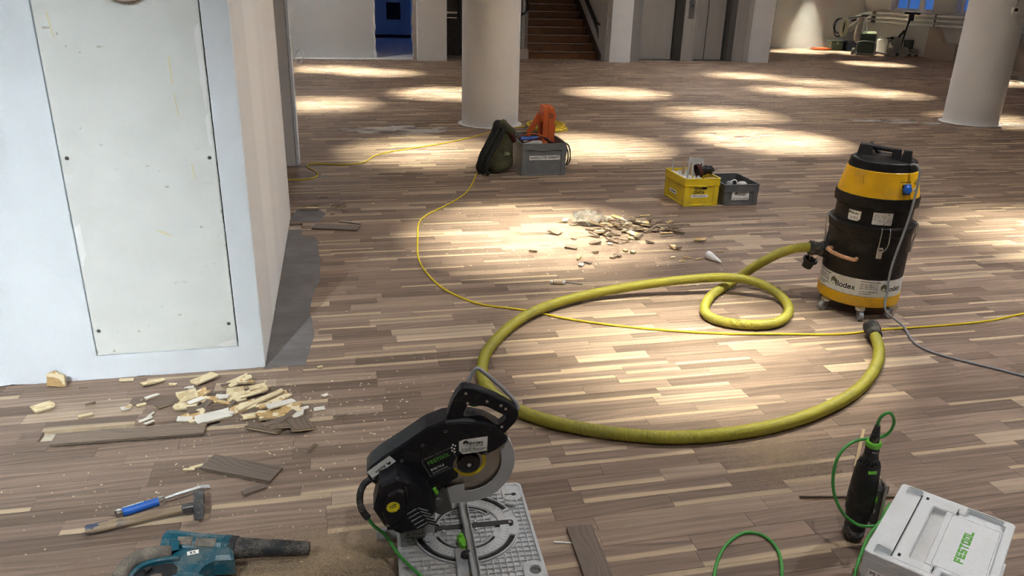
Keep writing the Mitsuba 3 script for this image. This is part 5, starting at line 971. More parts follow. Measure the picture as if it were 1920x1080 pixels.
for y in (0.05, 0.20): tbp('wall_rib', cbx(0.3925, 0.3975, y+0.10, y+0.13, 0.02, 0.11, 0.002), 'box_grey') if y > 0.1 else None

cable('green_cable', [(BM @ np.array([*q, 1]))[:3].tolist() for q in ((-0.025, -0.012, 0.09), (0.04, -0.012, 0.12), (0.12, -0.012, 0.14), (0.187, -0.013, 0.15), (0.226, -0.019, 0.14), (0.271, -0.021, 0.12), (0.322, -0.018, 0.10), (0.365, -0.012, 0.08), (0.41, -0.012, 0.03))], 0.0046, 'cable_green', 'green cable running down the near end of the grey tool box', 'cable')

# ------------------------------------------------------------------ blower
mat('teal', dirty((0.008, 0.085, 0.125), (0.26, 0.22, 0.16), 0.36, 26, 300), 0.4)
mat('nozzle_black', dirty((0.020, 0.022, 0.024), (0.18, 0.15, 0.12), 0.6, 34, 300), 0.6)
mat('grip_grey', dirty((0.14, 0.125, 0.105), (0.28, 0.235, 0.18), 0.7, 40, 320), 0.85)
bw = thing('leaf_blower', 'dusty teal hand blower with a long black nozzle lying near the hammer', 'blower')
b0, b1, b2 = np.array([-0.150, 1.868, 0.045]), np.array([-0.362, 1.898, 0.055]), np.array([-0.53, 1.936, 0.062])
part(bw, 'nozzle', tube([b0+(b0-b1)*0.0, b0+(b1-b0)*0.03, b0+(b1-b0)*0.5, b1, b0+(b1-b0)*0.3, b0-(b1-b0)*0.001], [0.0185, 0.0200, 0.0250, 0.031, 0.02, 0.0150], 28), 'nozzle_black', smooth=35, label='black tapered nozzle')
dd = (b2-b1)/np.linalg.norm(b2-b1)
part(bw, 'nozzle_collar', tube([b1-dd*0.012, b1-dd*0.010, b1+dd*0.006, b1+dd*0.007], [0.031, 0.0335, 0.0335, 0.032], 28), 'black_matte', smooth=35)
part(bw, 'nozzle_ring', [tube([b1+dd*(0.008+0.007*k), b1+dd*(0.010+0.007*k), b1+dd*(0.013+0.007*k)], [0.033, 0.0355, 0.033], 28) for k in range(3)], 'teal', smooth=35)
part(bw, 'outlet_tube', tube([b1+dd*0.006, b1+dd*0.03, b1+dd*0.10, b2, b2+dd*0.02], [0.033, 0.034, 0.036, 0.040, 0.038], 12), 'teal', smooth=20, label='teal outlet tube')
px_ = [[-0.515, 1.941, 0.08], [-0.361, 1.909, 0.08], [-0.352, 1.831, 0.08], [-0.405, 1.837, 0.08], [-0.430, 1.820, 0.08], [-0.442, 1.786, 0.08], [-0.443, 1.740, 0.08], [-0.444, 1.664, 0.08], [-0.504, 1.630, 0.08], [-0.604, 1.667, 0.08], [-0.652, 1.751, 0.08], [-0.643, 1.816, 0.08], [-0.617, 1.870, 0.08], [-0.586, 1.890, 0.08], [-0.521, 1.883, 0.08], [-0.512, 1.903, 0.08]]
hole = [[-0.590, 1.819, 0.08], [-0.555, 1.833, 0.08], [-0.512, 1.833, 0.08], [-0.498, 1.814, 0.08], [-0.494, 1.760, 0.08], [-0.494, 1.701, 0.08], [-0.596, 1.711, 0.08], [-0.609, 1.772, 0.08]]
bp_ = Polygon([q[:2] for q in px_]).buffer(0.004).buffer(-0.004); bh_ = Polygon([q[:2] for q in hole]).buffer(0.008).buffer(-0.004)
bd = part(bw, 'body', bev(bp_, 0.060, 0.010, 0.018), 'teal', smooth=False, label='teal body shell')
part(bw, 'grip_opening', bev(bh_, 0.0012, 0.0004, 0.0775), 'black_matte', smooth=False)
part(bw, 'opening_tray', bev(affinity.scale(bh_, 0.35, 0.45, origin=bh_.centroid), 0.003, 0.001, 0.078), 'grip_grey', smooth=False)
part(bw, 'battery_rail', hull([[-0.579, 1.963, 0.03], [-0.553, 1.899, 0.09], [-0.530, 1.908, 0.105], [-0.517, 1.916, 0.1], [-0.502, 1.900, 0.1], [-0.499, 1.875, 0.09], [-0.520, 1.871, 0.09], [-0.526, 1.944, 0.03], [-0.557, 2.017, 0.03]]), 'teal', smooth=False)
gp = spline([[-0.519, 1.876, 0.082], [-0.562, 1.872, 0.088], [-0.595, 1.863, 0.09], [-0.619, 1.842, 0.09], [-0.633, 1.801, 0.088], [-0.637, 1.753, 0.086], [-0.635, 1.705, 0.084]], 0.008)
part(bw, 'grip', tube(gp, np.r_[0.012, np.full(len(gp)-2, 0.020), 0.016], 16), 'grip_grey', smooth=True, label='dusty grey rubber grip')
part(bw, 'grip_rim', tube(spline([[-0.495, 1.849, 0.082], [-0.530, 1.847, 0.084], [-0.570, 1.842, 0.084], [-0.596, 1.823, 0.084], [-0.610, 1.788, 0.082], [-0.612, 1.739, 0.08]], 0.008), 0.0075, 10), 'teal', smooth=True)
part(bw, 'fan_housing', moved(lathe([(0, 0.05), (0.05, 0.049), (0.075, 0.042), (0.086, 0.022), (0.088, -0.02), (0.0, -0.03)], 40), TR(-0.47, 1.70, 0.05)), 'teal', smooth=30)
part(bw, 'switch', hull([[-0.583, 1.821, 0.08], [-0.567, 1.835, 0.08], [-0.559, 1.821, 0.08], [-0.571, 1.803, 0.08], [-0.575, 1.807, 0.095], [-0.562, 1.815, 0.095], [-0.557, 1.806, 0.095], [-0.567, 1.793, 0.095]]), 'black_matte', smooth=False)
tm = frame((b1+b2)/2, dd, np.cross([-0.0, -0.5, 0.85], dd))
for x0, x1, m_ in ((-0.045, 0.010, 'cardboard'), (0.018, 0.062, 'cardboard')): part(bw, 'worn_label', moved(extr(blob([(x0, -0.012), (x1, -0.010), (x1, 0.012), (x0, 0.012)], 0.004, 3, 0.004), 0.0012), tm @ TR(0, 0, 0.0372)), 'grip_grey', smooth=False)
ps = part(bw, 'plate', moved(cbx(-0.016, 0.014, -0.007, 0.009, 0, 0.001, 0.0002), frame([-0.462, 1.868, 0.0785], [0.97, 0.18, 0], [-0.18, 0.97, 0])), 'label_white', smooth=False, label='small white rating plate')
part(ps, 'lettering', moved(text('95', 0.009, 0.0004), frame([-0.462, 1.868, 0.0785], [0.97, 0.18, 0], [-0.18, 0.97, 0]) @ TR(-0.010, -0.004, 0.001)), 'ink_black', smooth=False)

# ------------------------------------------------------------------ hammer, chisel
def handlewood(p, n, uv):
    d = (p.x+0.81)*0.99+(p.y-2.107)*0.15
    g = mikit.fbm(d*10, (p.y-0.15*p.x)*190, p.z*190, 3); b = mikit.smoothstep(0.42, 0.60, mikit.fbm(p.x*38, p.y*90, p.z*90, 3))*mikit.smoothstep(0.15, 0.03, d)
    c = mikit.mix((0.13, 0.085, 0.05), (0.44, 0.33, 0.21), g)
    return mikit.mix(c, (0.02, 0.05, 0.12), b*0.85)
mat('hammer_wood', mikit.proc(handlewood), 0.6)
mat('iron', dirty((0.075, 0.075, 0.078), (0.30, 0.27, 0.23), 0.35, 90, 500), 0.45, metallic=0.5)
hm = thing('hammer', 'hammer with a worn wooden handle lying below the blue chisel', 'hammer')
h0, h1 = np.array([-0.810, 2.108, 0.017]), np.array([-0.495, 2.155, 0.028])
hv = (h1-h0)/np.linalg.norm(h1-h0); ht = np.array([-hv[1], hv[0], 0])
HMm = frame(h0, hv, ht); HL = np.linalg.norm(h1-h0)
hs_ = []
for s, a, b in ((0.0, 0.0125, 0.0145), (0.004, 0.0145, 0.0165), (0.05, 0.0145, 0.0170), (0.12, 0.0130, 0.0150), (0.20, 0.0115, 0.0130), (HL-0.07, 0.0105, 0.0120), (HL-0.045, 0.0100, 0.0120), (HL+0.012, 0.0085, 0.0105)):
    hs_.append((s, a, b))
ang = np.arange(20)*2*PI/20
V = np.vstack([np.c_[np.full(20, s), b*np.cos(ang), a*np.sin(ang)] for s, a, b in hs_]); k = len(hs_)
FF = [[i*20+j, i*20+(j+1) % 20, (i+1)*20+(j+1) % 20] for i in range(k-1) for j in range(20)]+[[i*20+j, (i+1)*20+(j+1) % 20, (i+1)*20+j] for i in range(k-1) for j in range(20)]+[[0, (j+1) % 20, j] for j in range(1, 19)]+[[(k-1)*20, (k-1)*20+j, (k-1)*20+j+1] for j in range(1, 19)]
part(hm, 'handle', trimesh.Trimesh(V, np.array(FF), process=False), 'hammer_wood', M=HMm, smooth=40, label='worn wooden handle with blue paint')
part(hm, 'handle_sleeve', cbx(HL-0.050, HL-0.010, -0.0125, 0.0125, -0.0115, 0.0115, 0.003), 'iron', M=HMm, smooth=False)
hh_ = hull([[x, y, z] for y, sx, sz in ((0.070, 0.0135, 0.0135), (0.064, 0.0150, 0.0150), (0.028, 0.0150, 0.0150), (0.022, 0.0135, 0.0135)) for x in (-sx, sx) for z in (-sz, sz)])
hb_ = hull([[x, y, z] for y, sx, sz in ((0.030, 0.014, 0.014), (-0.018, 0.0145, 0.0145)) for x in (-sx, sx) for z in (-sz, sz)])
hp2 = hull([[x, y, z] for y, sx, sz in ((-0.016, 0.0145, 0.0145), (-0.030, 0.0135, 0.0130), (-0.066, 0.0135, 0.0030), (-0.068, 0.013, 0.0016)) for x in (-sx, sx) for z in (-sz, sz)])
part(hm, 'head', [hh_, hb_, hp2], 'iron', M=HMm @ TR(HL, 0, -0.002), smooth=False, label='steel hammer head')
part(hm, 'wedge', cbx(0.008, 0.0155, -0.006, 0.006, -0.004, 0.004, 0.001), 'steel', M=HMm @ TR(HL, 0, -0.002), smooth=False)
ch = thing('chisel', 'steel chisel with a bright blue handle lying above the hammer', 'chisel')
c0, c1 = np.array([-0.744, 2.171, 0.015]), np.array([-0.483, 2.288, 0.008])
cm = frame(c0, c1-c0, np.cross([0, 0, 1], c1-c0)); CL = np.linalg.norm(c1-c0)
part(ch, 'strike_cap', moved(lathe([(0, -0.001), (0.0115, -0.001), (0.0145, 0.003), (0.015, 0.012), (0.0135, 0.020), (0, 0.020)], 28), RY(90)), 'chrome', M=cm, smooth=30)
part(ch, 'handle', moved(lathe([(0, 0.017), (0.0125, 0.017), (0.0138, 0.03), (0.0138, 0.07), (0.0125, 0.12), (0.0125, 0.128), (0, 0.128)], 12), RY(90)), 'blue_plastic', M=cm, smooth=False, label='blue handle')
part(ch, 'inlay', [rbx(0.022, 0.085, 0.0020, 0.0060, 0.0125, 0.0148, 0.001), rbx(0.022, 0.075, 0.0072, 0.0112, 0.0095, 0.0122, 0.001)], 'chrome', M=cm, smooth=False)
part(ch, 'inlay', rbx(0.020, 0.090, 0.0062, 0.0122, 0.008, 0.0118, 0.002), 'black_matte', M=cm, smooth=False)
part(ch, 'ferrule', moved(lathe([(0, 0.126), (0.0135, 0.126), (0.0142, 0.130), (0.0135, 0.142), (0.010, 0.146), (0, 0.146)], 24), RY(90)), 'chrome', M=cm)
part(ch, 'blade', hull([[x, y, z] for x, w, t0, t1 in ((0.140, 0.008, -0.004, 0.005), (0.165, 0.0105, -0.0045, 0.004), (CL-0.022, 0.0115, -0.0045, 0.0032), (CL, 0.0115, -0.0045, -0.0040)) for y in (-w, w) for z in (t0, t1)]+[[x, y, 0.0062] for x in (0.15, CL-0.03) for y in (-0.006, 0.006)]), 'chrome', M=cm, smooth=False, label='bevelled steel blade')

# ------------------------------------------------------------------ loose planks, strips and rails
def woodgrain(c0, c1):
    def fn(p, n, uv):
        q = p.x*uv.x+p.y*uv.y; r = p.y*uv.x-p.x*uv.y
        w = mikit.noise(q*7, r*14)*0.05
        g = mikit.fbm(q*6, (r+w)*170, p.z*60, 3); ring = dr.sin((r+w*1.2)*330+mikit.noise(q*3, 2.0)*8)*0.5+0.5
        return mikit.mix(c0, c1, dr.clip(g*0.8+ring*0.25, 0, 1))
    return mikit.proc(fn)
mat('plank_brown', woodgrain((0.12, 0.085, 0.062), (0.27, 0.20, 0.145)), 0.5)
mat('plank_dark', woodgrain((0.085, 0.062, 0.048), (0.185, 0.14, 0.108)), 0.5)
def sideply(p, n, uv):
    z = mikit.noise(p.z*900, 0.0); g = mikit.noise(p.x*120, p.y*120, p.z*200)
    return mikit.mix((0.05, 0.035, 0.027), (0.20, 0.145, 0.10), z*0.7+g*0.3)
mat('ply_edge', mikit.proc(sideply), 0.8)
def loose(name, label, a, b, w, t=0.012, z=0.0, top='plank_brown', cat_='plank', tilt=0.0, bevel=0.0008, tongue=True):
    """plank from a to b (points of the floor, along its middle)"""
    a, b = np.array([*a, z]), np.array([*b, z+tilt]); d = b-a; L = np.linalg.norm(d); d /= L
    M = frame(a, d, np.cross([0, 0, 1], d)); t_ = thing(name, label, cat_)
    m = cbx(0, L, -w/2, w/2, t-0.004, t, bevel); uv = np.repeat([[d[0], d[1]]], len(m.vertices), 0)
    part(t_, 'wear_layer', m, top, M=M, smooth=False, uv=uv)
    core = [bx(0.001, L-0.001, -w/2+0.001, w/2-0.001, 0, t-0.004)]
    if tongue: core += [bx(0.004, L, -w/2-0.004, -w/2+0.002, 0.003, 0.006)]+[bx(x, x+0.012, -w/2-0.0045, -w/2, 0.0, 0.003) for x in np.arange(0.02, L-0.02, 0.05)]
    part(t_, 'core', core, 'ply_edge', M=M, smooth=False); return t_
loose('loose_plank', 'long loose parquet plank lying half over the open floor slot', (-1.068, 2.668), (-0.548, 2.656), 0.074, z=0.0025, tilt=0.0)
loose('loose_plank', 'dark brown loose parquet plank between the chip pile and the chisel', (-0.510, 2.432), (-0.272, 2.308), 0.084, top='plank_dark')
loose('loose_plank', 'short dark wood offcut lying next to the dark brown plank', (-0.374, 2.222), (-0.302, 2.254), 0.026, top='plank_dark', tongue=False)
loose('loose_plank', 'loose dark plank lying alone near the far corner of the white wall', (-0.205, 5.232), (0.095, 5.145), 0.105, top='plank_dark', tongue=False)
loose('loose_plank', 'brown plank offcut at the front edge between the saw and the green cable', (0.664, 1.864), (0.650, 1.560), 0.082, top='plank_dark', tongue=False)
loose('pale_strip', 'narrow pale wood strip leaning across the lone dark plank', (-0.032, 5.340), (0.112, 5.258), 0.018, 0.006, top='paint_beige', cat_='strip', z=0.004, tongue=False)
loose('pale_strip', 'thin white stick on the floor right of the saw base', (0.568, 1.813), (0.622, 1.798), 0.005, 0.005, top='putty_white', cat_='stick', tongue=False)
loose('wood_strip', 'thin light wooden batten on the floor behind the jigsaw', (1.735, 1.995), (1.925, 2.215), 0.012, 0.009, top='cardboard', cat_='batten', tongue=False)
tr = thing('metal_trim', 'long thin dark metal trim lying behind the jigsaw and the tool box', 'trim')
p0, p1 = np.array([1.440, 1.876, 0]), np.array([1.860, 1.796, 0]); M = frame(p0, p1-p0, np.cross([0, 0, 1], p1-p0))
part(tr, 'flange', cbx(0, 0.43, -0.007, 0.007, 0, 0.003, 0.0008), 'copper', M=M, smooth=False); part(tr, 'web', cbx(0, 0.43, -0.0025, 0.0025, 0.0028, 0.008, 0.0006), 'stair_dark', M=M, smooth=False)
for k, y in enumerate((-0.0055, 0.0055)): part(tr, 'lip', cbx(0, 0.43, y-0.0012, y+0.0012, 0.003, 0.005, 0.0003), 'stair_dark', M=M, smooth=False)
sd = thing('scraper', 'small worn scraper with a pale handle lying before the centre rubble', 'scraper')
M = frame([1.128, 3.938, 0.012], [0.97, -0.23, 0], [0.23, 0.97, 0])
part(sd, 'handle', moved(lathe([(0, 0), (0.010, 0.001), (0.012, 0.008), (0.0115, 0.05), (0.009, 0.085), (0, 0.086)], 16), RY(90)), 'band_white', M=M); part(sd, 'shank', [cyl([0.08, 0, 0], [0.185, 0, -0.008], 0.0035, 8)], 'dark_steel', M=M)
part(sd, 'grip_band', [moved(lathe([(0.0125, 0.015+0.014*k), (0.0135, 0.02+0.014*k), (0.0125, 0.025+0.014*k)], 16), RY(90)) for k in range(4)], 'cardboard', M=M)
cn = thing('white_cone', 'small white plastic cone lying on the floor left of the vacuum hose', 'cone')
part(cn, 'shell', tube([[2.235, 4.225, 0.026], [2.242, 4.212, 0.024], [2.275, 4.135, 0.010], [2.280, 4.125, 0.008]], [0.026, 0.027, 0.009, 0.006], 24), 'white_plastic', smooth=30)

# ------------------------------------------------------------------ heaps of chips
def creamy(p, n, uv):
    a = mikit.fbm(p.x*60, p.y*60, p.z*60, 3); b = mikit.noise(p.x*420, p.y*420, p.z*420); v = mikit.smoothstep(0.52, 0.62, mikit.fbm(p.x*34+uv.x*9, p.y*34, p.z*34, 2))
    return mikit.mix(mikit.mix((0.58, 0.47, 0.28), (0.76, 0.66, 0.44), a), (0.42, 0.27, 0.11), v*0.6*(0.6+0.4*b))
mat('chip_cream', mikit.proc(creamy), 0.85)
def tan_(p, n, uv):
    a = mikit.fbm(p.x*90, p.y*90, p.z*90, 3); v = mikit.smoothstep(0.50, 0.60, mikit.fbm(p.x*40, p.y*40, p.z*40+5, 2))
    return mikit.mix(mikit.mix((0.42, 0.26, 0.10), (0.58, 0.40, 0.19), a), (0.72, 0.62, 0.42), v)
mat('chip_tan', mikit.proc(tan_), 0.85)
mat('chip_white', wallpaint((0.76, 0.72, 0.64), 0.12), 0.9)
mat('chip_wood', woodgrain((0.085, 0.06, 0.045), (0.21, 0.155, 0.115)), 0.6)
mat('chip_edge', mikit.proc(lambda p, n, uv: mikit.mix((0.17, 0.12, 0.075), (0.52, 0.41, 0.26), mikit.fbm(p.x*80, p.y*80, p.z*500, 3))), 0.9)
CH = {'c': 'chip_cream', 't': 'chip_tan', 'w': 'chip_white', 'd': 'chip_wood'}
def shard(a, b, t, rnd, rough=0.16):
    """broken flat piece a by b, t thick: an uneven outline with a stepped break"""
    n = rnd.randint(7, 11); pts = []
    for s in range(4):
        c0 = [(-a/2, -b/2), (a/2, -b/2), (a/2, b/2), (-a/2, b/2)][s]; c1 = [(a/2, -b/2), (a/2, b/2), (-a/2, b/2), (-a/2, -b/2)][s]
        m_ = 1 if s in (0, 2) else rnd.randint(2, 4)
        for i in range(m_):
            k = i/m_; j = rough*min(a, b)*(1.4 if s in (1, 3) else 0.5); pts.append((c0[0]+(c1[0]-c0[0])*k+rnd.uniform(-j, j), c0[1]+(c1[1]-c0[1])*k+rnd.uniform(-j, j)))
    po = Polygon(pts).buffer(0)
    if po.geom_type != 'Polygon': po = max(po.geoms, key=lambda g: g.area)
    return po
def chip(x, y, z, a, b, rot, kind, rnd, group, label, tilt=6, t=None):
    t = t or rnd.uniform(0.005, 0.010); po = shard(a, b, t, rnd, 0.05 if kind == 'd' else 0.11)
    M = TR(x, y, z) @ RZ(rot) @ RX(rnd.uniform(-tilt, tilt)) @ RY(rnd.uniform(-tilt, tilt))
    low = (trimesh.transform_points(np.array([[px, py, 0.0] for px, py in po.exterior.coords]), M))[:, 2].min()
    if z < 0.004: M = TR(0, 0, 0.0006-low) @ M
    k = thing('wood_chip', label, 'wood chip', group)
    d = M[:2, 0]
    m = extr(po, t*0.35, t*0.65); part(k, 'face', m, CH[kind], M=M, smooth=False, uv=np.repeat([[d[0], d[1]]], len(m.vertices), 0))
    part(k, 'core', extr(po.buffer(-0.0006), t*0.66), 'chip_edge', M=M, smooth=False)
    return k
rn = random.Random(21)
G1 = 'broken chips below the white wall'
L1 = {'c': 'cream backed chip in the heap below the white wall', 't': 'tan glue covered chip in the heap below the white wall', 'w': 'splintered whitish chip in the heap below the white wall', 'd': 'brown faced chip in the heap below the white wall'}
heap = [(-0.609, 3.052, 0, 0.08, 0.055, 30, "c"), (-0.461, 3.004, 0, 0.085, 0.06, 20, "c"), (-0.44, 2.991, 0.012, 0.055, 0.038, 15, "t"), (-0.466, 2.893, 0.006, 0.06, 0.078, 8, "c"), (-0.399, 2.9, 0.008, 0.095, 0.06, 12, "c"), (-0.385, 2.939, 0.01, 0.065, 0.03, 20, "c"), (-0.361, 2.806, 0.018, 0.17, 0.02, 26, "c"), (-0.65, 2.909, 0.01, 0.075, 0.055, 22, "c"), (-0.604, 2.934, 0.004, 0.05, 0.04, 40, "t"), (-0.643, 2.839, 0.003, 0.08, 0.048, 12, "c"), (-0.562, 2.867, 0.008, 0.055, 0.03, -5, "t"), (-0.584, 2.797, 0, 0.085, 0.05, 15, "d"), (-0.531, 2.736, 0.004, 0.12, 0.05, 24, "w"), (-0.606, 2.761, 0.004, 0.075, 0.036, 18, "t"), (-0.429, 2.783, 0.004, 0.095, 0.04, 15, "t"), (-0.357, 2.763, 0.004, 0.08, 0.022, 25, "d"), (-0.338, 2.786, 0.008, 0.07, 0.045, 30, "t"), (-0.295, 2.818, 0.012, 0.085, 0.04, 32, "t"), (-0.284, 2.763, 0.018, 0.105, 0.026, 36, "w"), (-0.248, 2.73, 0.012, 0.08, 0.07, -8, "t"), (-0.231, 2.685, 0.008, 0.065, 0.04, 12, "w"), (-0.317, 2.704, 0.008, 0.09, 0.055, 10, "t"), (-0.39, 2.722, 0, 0.062, 0.028, 14, "c"), (-0.334, 2.62, 0.004, 0.125, 0.045, -28, "d"), (-0.265, 2.623, 0.002, 0.08, 0.06, -20, "d"), (-0.207, 2.62, 0, 0.105, 0.072, 105, "d"), (-0.715, 2.874, 0, 0.095, 0.024, 38, "d"), (-0.478, 2.811, 0, 0.055, 0.018, 62, "d"), (-0.516, 2.882, 0, 0.05, 0.022, -18, "w"), (-0.611, 2.863, 0.01, 0.06, 0.03, 30, "w"), (-0.533, 2.828, 0.003, 0.085, 0.018, -10, "d"), (-0.516, 2.797, 0, 0.05, 0.03, 40, "d"), (-0.476, 2.758, 0, 0.03, 0.02, 10, "w"), (-0.635, 2.726, 0, 0.05, 0.025, 5, "w"), (-0.596, 2.715, 0, 0.04, 0.02, 30, "c"), (-0.319, 2.854, 0.004, 0.05, 0.03, 10, "c"), (-0.26, 2.66, 0.014, 0.09, 0.016, 48, "d"), (-0.299, 2.643, 0.012, 0.08, 0.02, 30, "d"), (-0.503, 2.831, 0.006, 0.06, 0.016, -30, "t"), (-0.572, 2.82, 0.002, 0.06, 0.025, 60, "d"), (-1.18, 2.925, 0, 0.062, 0.05, 35, "c"), (-1.004, 2.83, 0, 0.045, 0.014, 10, "c"), (-0.868, 2.863, 0, 0.03, 0.022, 20, "w"), (-0.858, 2.869, 0, 0.022, 0.018, 60, "c"), (-0.81, 3.063, 0, 0.08, 0.028, 28, "c"), (-0.923, 3.11, 0, 0.045, 0.022, 8, "c"), (-0.729, 3.035, 0, 0.028, 0.014, 0, "c"), (-0.791, 2.942, 0, 0.05, 0.016, 40, "w"), (-0.818, 2.883, 0, 0.03, 0.016, 25, "c"), (-0.777, 2.766, 0, 0.045, 0.018, 30, "w"), (-0.766, 2.796, 0, 0.035, 0.008, 60, "w"), (-0.76, 2.74, 0, 0.035, 0.01, 40, "w"), (-1.012, 2.925, 0, 0.032, 0.009, 30, "d"), (-1.076, 3.071, 0, 0.03, 0.008, 5, "d"), (-0.659, 3.0, 0, 0.035, 0.018, 10, "w"), (-0.674, 2.976, 0, 0.03, 0.01, 60, "d"), (-0.114, 2.839, 0, 0.026, 0.018, 30, "w"), (-0.136, 2.735, 0, 0.04, 0.02, 10, "w"), (-0.195, 2.741, 0, 0.036, 0.016, 20, "w"), (-0.158, 2.457, 0, 0.045, 0.011, 55, "d"), (-0.059, 2.66, 0, 0.045, 0.012, 5, "d"), (-0.507, 2.993, 0, 0.05, 0.014, 30, "d"), (-0.327, 2.939, 0, 0.012, 0.01, 0, "d"), (-0.138, 3.096, 0, 0.02, 0.012, -10, "c"), (-0.544, 2.409, 0, 0.04, 0.012, 10, "c"), (-0.564, 2.394, 0, 0.035, 0.008, -10, "c")]
OWN = {0: 'square cream chip lying apart between the heap and the white wall', 1: 'large cream chip at the wall side of the heap with a tan chip on it', 2: 'small tan chip resting on the large cream chip nearest the wall', 3: 'upright cream chip left of the broad cream chip in the middle of the heap', 4: 'broad pale cream chip in the middle of the heap', 6: 'long thin cream slat lying slanted across the heap', 7: 'square cream chip at the upper left of the heap', 8: 'small tan chip touching the square cream chip on the left of the heap', 9: 'cream chip at the left edge of the heap', 12: 'large ragged whitish splinter at the lower left of the heap', 14: 'long tan chip under the slanted cream slat', 18: 'long whitish splinter at the right of the heap', 19: 'square tan chip at the right end of the heap above the brown plank ends', 21: 'wide tan chip lying before the two brown plank ends', 22: 'narrow cream chip at the lower middle of the heap', 23: 'brown plank end pointing left below the heap', 24: 'brown plank end between the two other brown plank ends', 25: 'brown plank end pointing to the lower right of the heap', 26: 'narrow brown strip lying apart left of the heap',
       40: 'square cream chip lying far left of the heap', 41: 'small cream chip just above the open floor slot', 44: 'slanted cream chip near the white wall, left of the heap', 45: 'small cream chip touching the foot of the white wall', 52: 'small dark sliver lying far left above the open slot', 56: 'tiny whitish chip right of the heap, nearest the wall corner', 57: 'ragged whitish chip lying right of the heap', 59: 'small dark sliver lying right of the dark brown loose plank', 60: 'small brown chip lying far right of the heap before the saw'}
for i, (x, y, z, a, b, r, k) in enumerate(heap): chip(x, y, z*1.2, a*1.1, b*1.15, r, k, rn, G1, OWN.get(i, L1[k].replace('chip in the heap', ('small ' if a*b < 0.0011 else '')+'chip '+('left of the heap' if x < -0.72 else 'in the left half of the heap' if x < -0.50 else 'in the middle of the heap' if x < -0.36 else 'at the right end of the heap'))), tilt=13 if i < 40 else 6, t=rn.uniform(0.006, 0.011) if i < 45 else None)
k = thing('wood_chip', 'tan chunk of flooring standing against the foot of the white wall', 'wood chip')
M = frame([-1.182, 3.108, 0.002], [0.93, -0.33, 0], [0.0, 0.25, 1.0])
po = Polygon([(-0.040, 0), (0.040, 0.002), (0.036, 0.050), (0.01, 0.056), (-0.004, 0.066), (-0.016, 0.064), (-0.020, 0.052), (-0.030, 0.058), (-0.040, 0.050)])
part(k, 'face', extr(po, 0.003, 0.009), 'chip_tan', M=M, smooth=False); part(k, 'core', extr(po.buffer(-0.0006), 0.009), 'chip_edge', M=M, smooth=False)
G2 = 'broken chips in the centre of the floor'
L2 = {'c': 'cream chip in the rubble in the centre of the floor', 't': 'tan chip in the rubble in the centre of the floor', 'w': 'whitish splinter in the rubble in the centre of the floor', 'd': 'brown faced chip in the rubble in the centre of the floor'}
rn = random.Random(33)
for i in range(78):
    if i < 46: x, y = rn.gauss(1.90, 0.13), rn.gauss(4.88, 0.12)
    elif i < 68: x, y = rn.gauss(1.86, 0.26), rn.gauss(4.82, 0.20)
    else: x, y = rn.uniform(1.15, 1.8), rn.uniform(4.2, 4.75)
    dist = math.hypot(x-1.90, (y-4.9))
    z = max(0, 0.04*(1-dist/0.16))*rn.random()
    kd = rn.choices(['d', 't', 'c', 'w'], [0.76, 0.10, 0.08, 0.06])[0]
    s = 1.0 if i < 60 else 0.6
    a = rn.uniform(0.04, 0.10)*s; b = rn.uniform(0.020, 0.05)*s
    d_b = abs((x-2.035)*0.787+(y-5.025)*0.617); where = 'close to the clear plastic bag' if math.hypot(x-1.70, y-5.02) < 0.18 else 'beside the long dark batten' if d_b < 0.09 and x > 1.98 else 'scattered before the centre rubble' if y < 4.62 or x < 1.55 else 'at the right end of the centre rubble' if x > 2.08 else 'at the near edge of the centre rubble' if y < 4.78 else 'in the thick of the centre rubble'
    size = 'large' if a*b > 0.0033 else 'small' if a*b < 0.0016 else 'medium sized'
    chip(x, y, z, a, b, rn.uniform(-60, 60), kd, rn, G2, f"{size} {dict(d='brown faced', t='tan', c='cream', w='whitish')[kd]} chip {where}", tilt=16 if i < 60 else 5, t=rn.uniform(0.008, 0.015))
for i, (x, y, a, b, r) in enumerate(((2.20, 5.20, .085, .030, 5), (2.13, 5.17, .05, .02, -30), (2.31, 5.00, .06, .026, 20), (2.24, 5.02, .10, .010, 35), (2.22, 4.76, .17, .016, 8), (2.16, 4.70, .10, .022, 14), (1.53, 5.12, .09, .014, -14), (1.60, 5.04, .06, .030, 5))): chip(x, y, 0, a, b, r, 'd' if i % 2 else 't', rn, G2, L2['d' if i % 2 else 't'])
G3 = 'dark splinters beyond the wall corner'
for i, (x, y, a, b, r) in enumerate(((-0.24, 5.78, .12, .02, 2), (-0.25, 5.66, .14, .014, -4), (-0.23, 5.71, .08, .03, 5), (-0.06, 5.76, .07, .016, 20), (-0.03, 5.79, .10, .010, 16), (-0.02, 5.72, .09, .010, 22), (0.0, 5.62, .07, .010, -20), (-0.08, 5.53, .03, .01, 30), (-0.15, 6.02, .06, .018, 5), (0.22, 5.78, .03, .02, 50))):
    chip(x, y, 0, a, b, r, 'd' if i not in (2, 9) else 'c', rn, G3, 'dark wood splinter near the far corner of the white wall' if i not in (2, 9) else 'pale chip near the far corner of the white wall', t=0.007)
G4 = 'small chips beside the white cone'
for x, y, a, r in ((2.17, 4.21, .06, 10), (2.11, 4.25, .05, -20), (2.02, 4.27, .05, 30), (2.05, 4.19, .04, 5), (2.38, 4.33, .05, -10)): chip(x, y, 0, a, 0.018, r, 't', rn, G4, 'small tan chip lying beside the white cone', t=0.004)
loose('wood_lever', 'long thin dark batten lying across the rubble in the centre of the floor', (2.035, 5.025), (2.290, 4.700), 0.020, 0.012, z=0.012, top='chip_wood', cat_='batten', tongue=False)
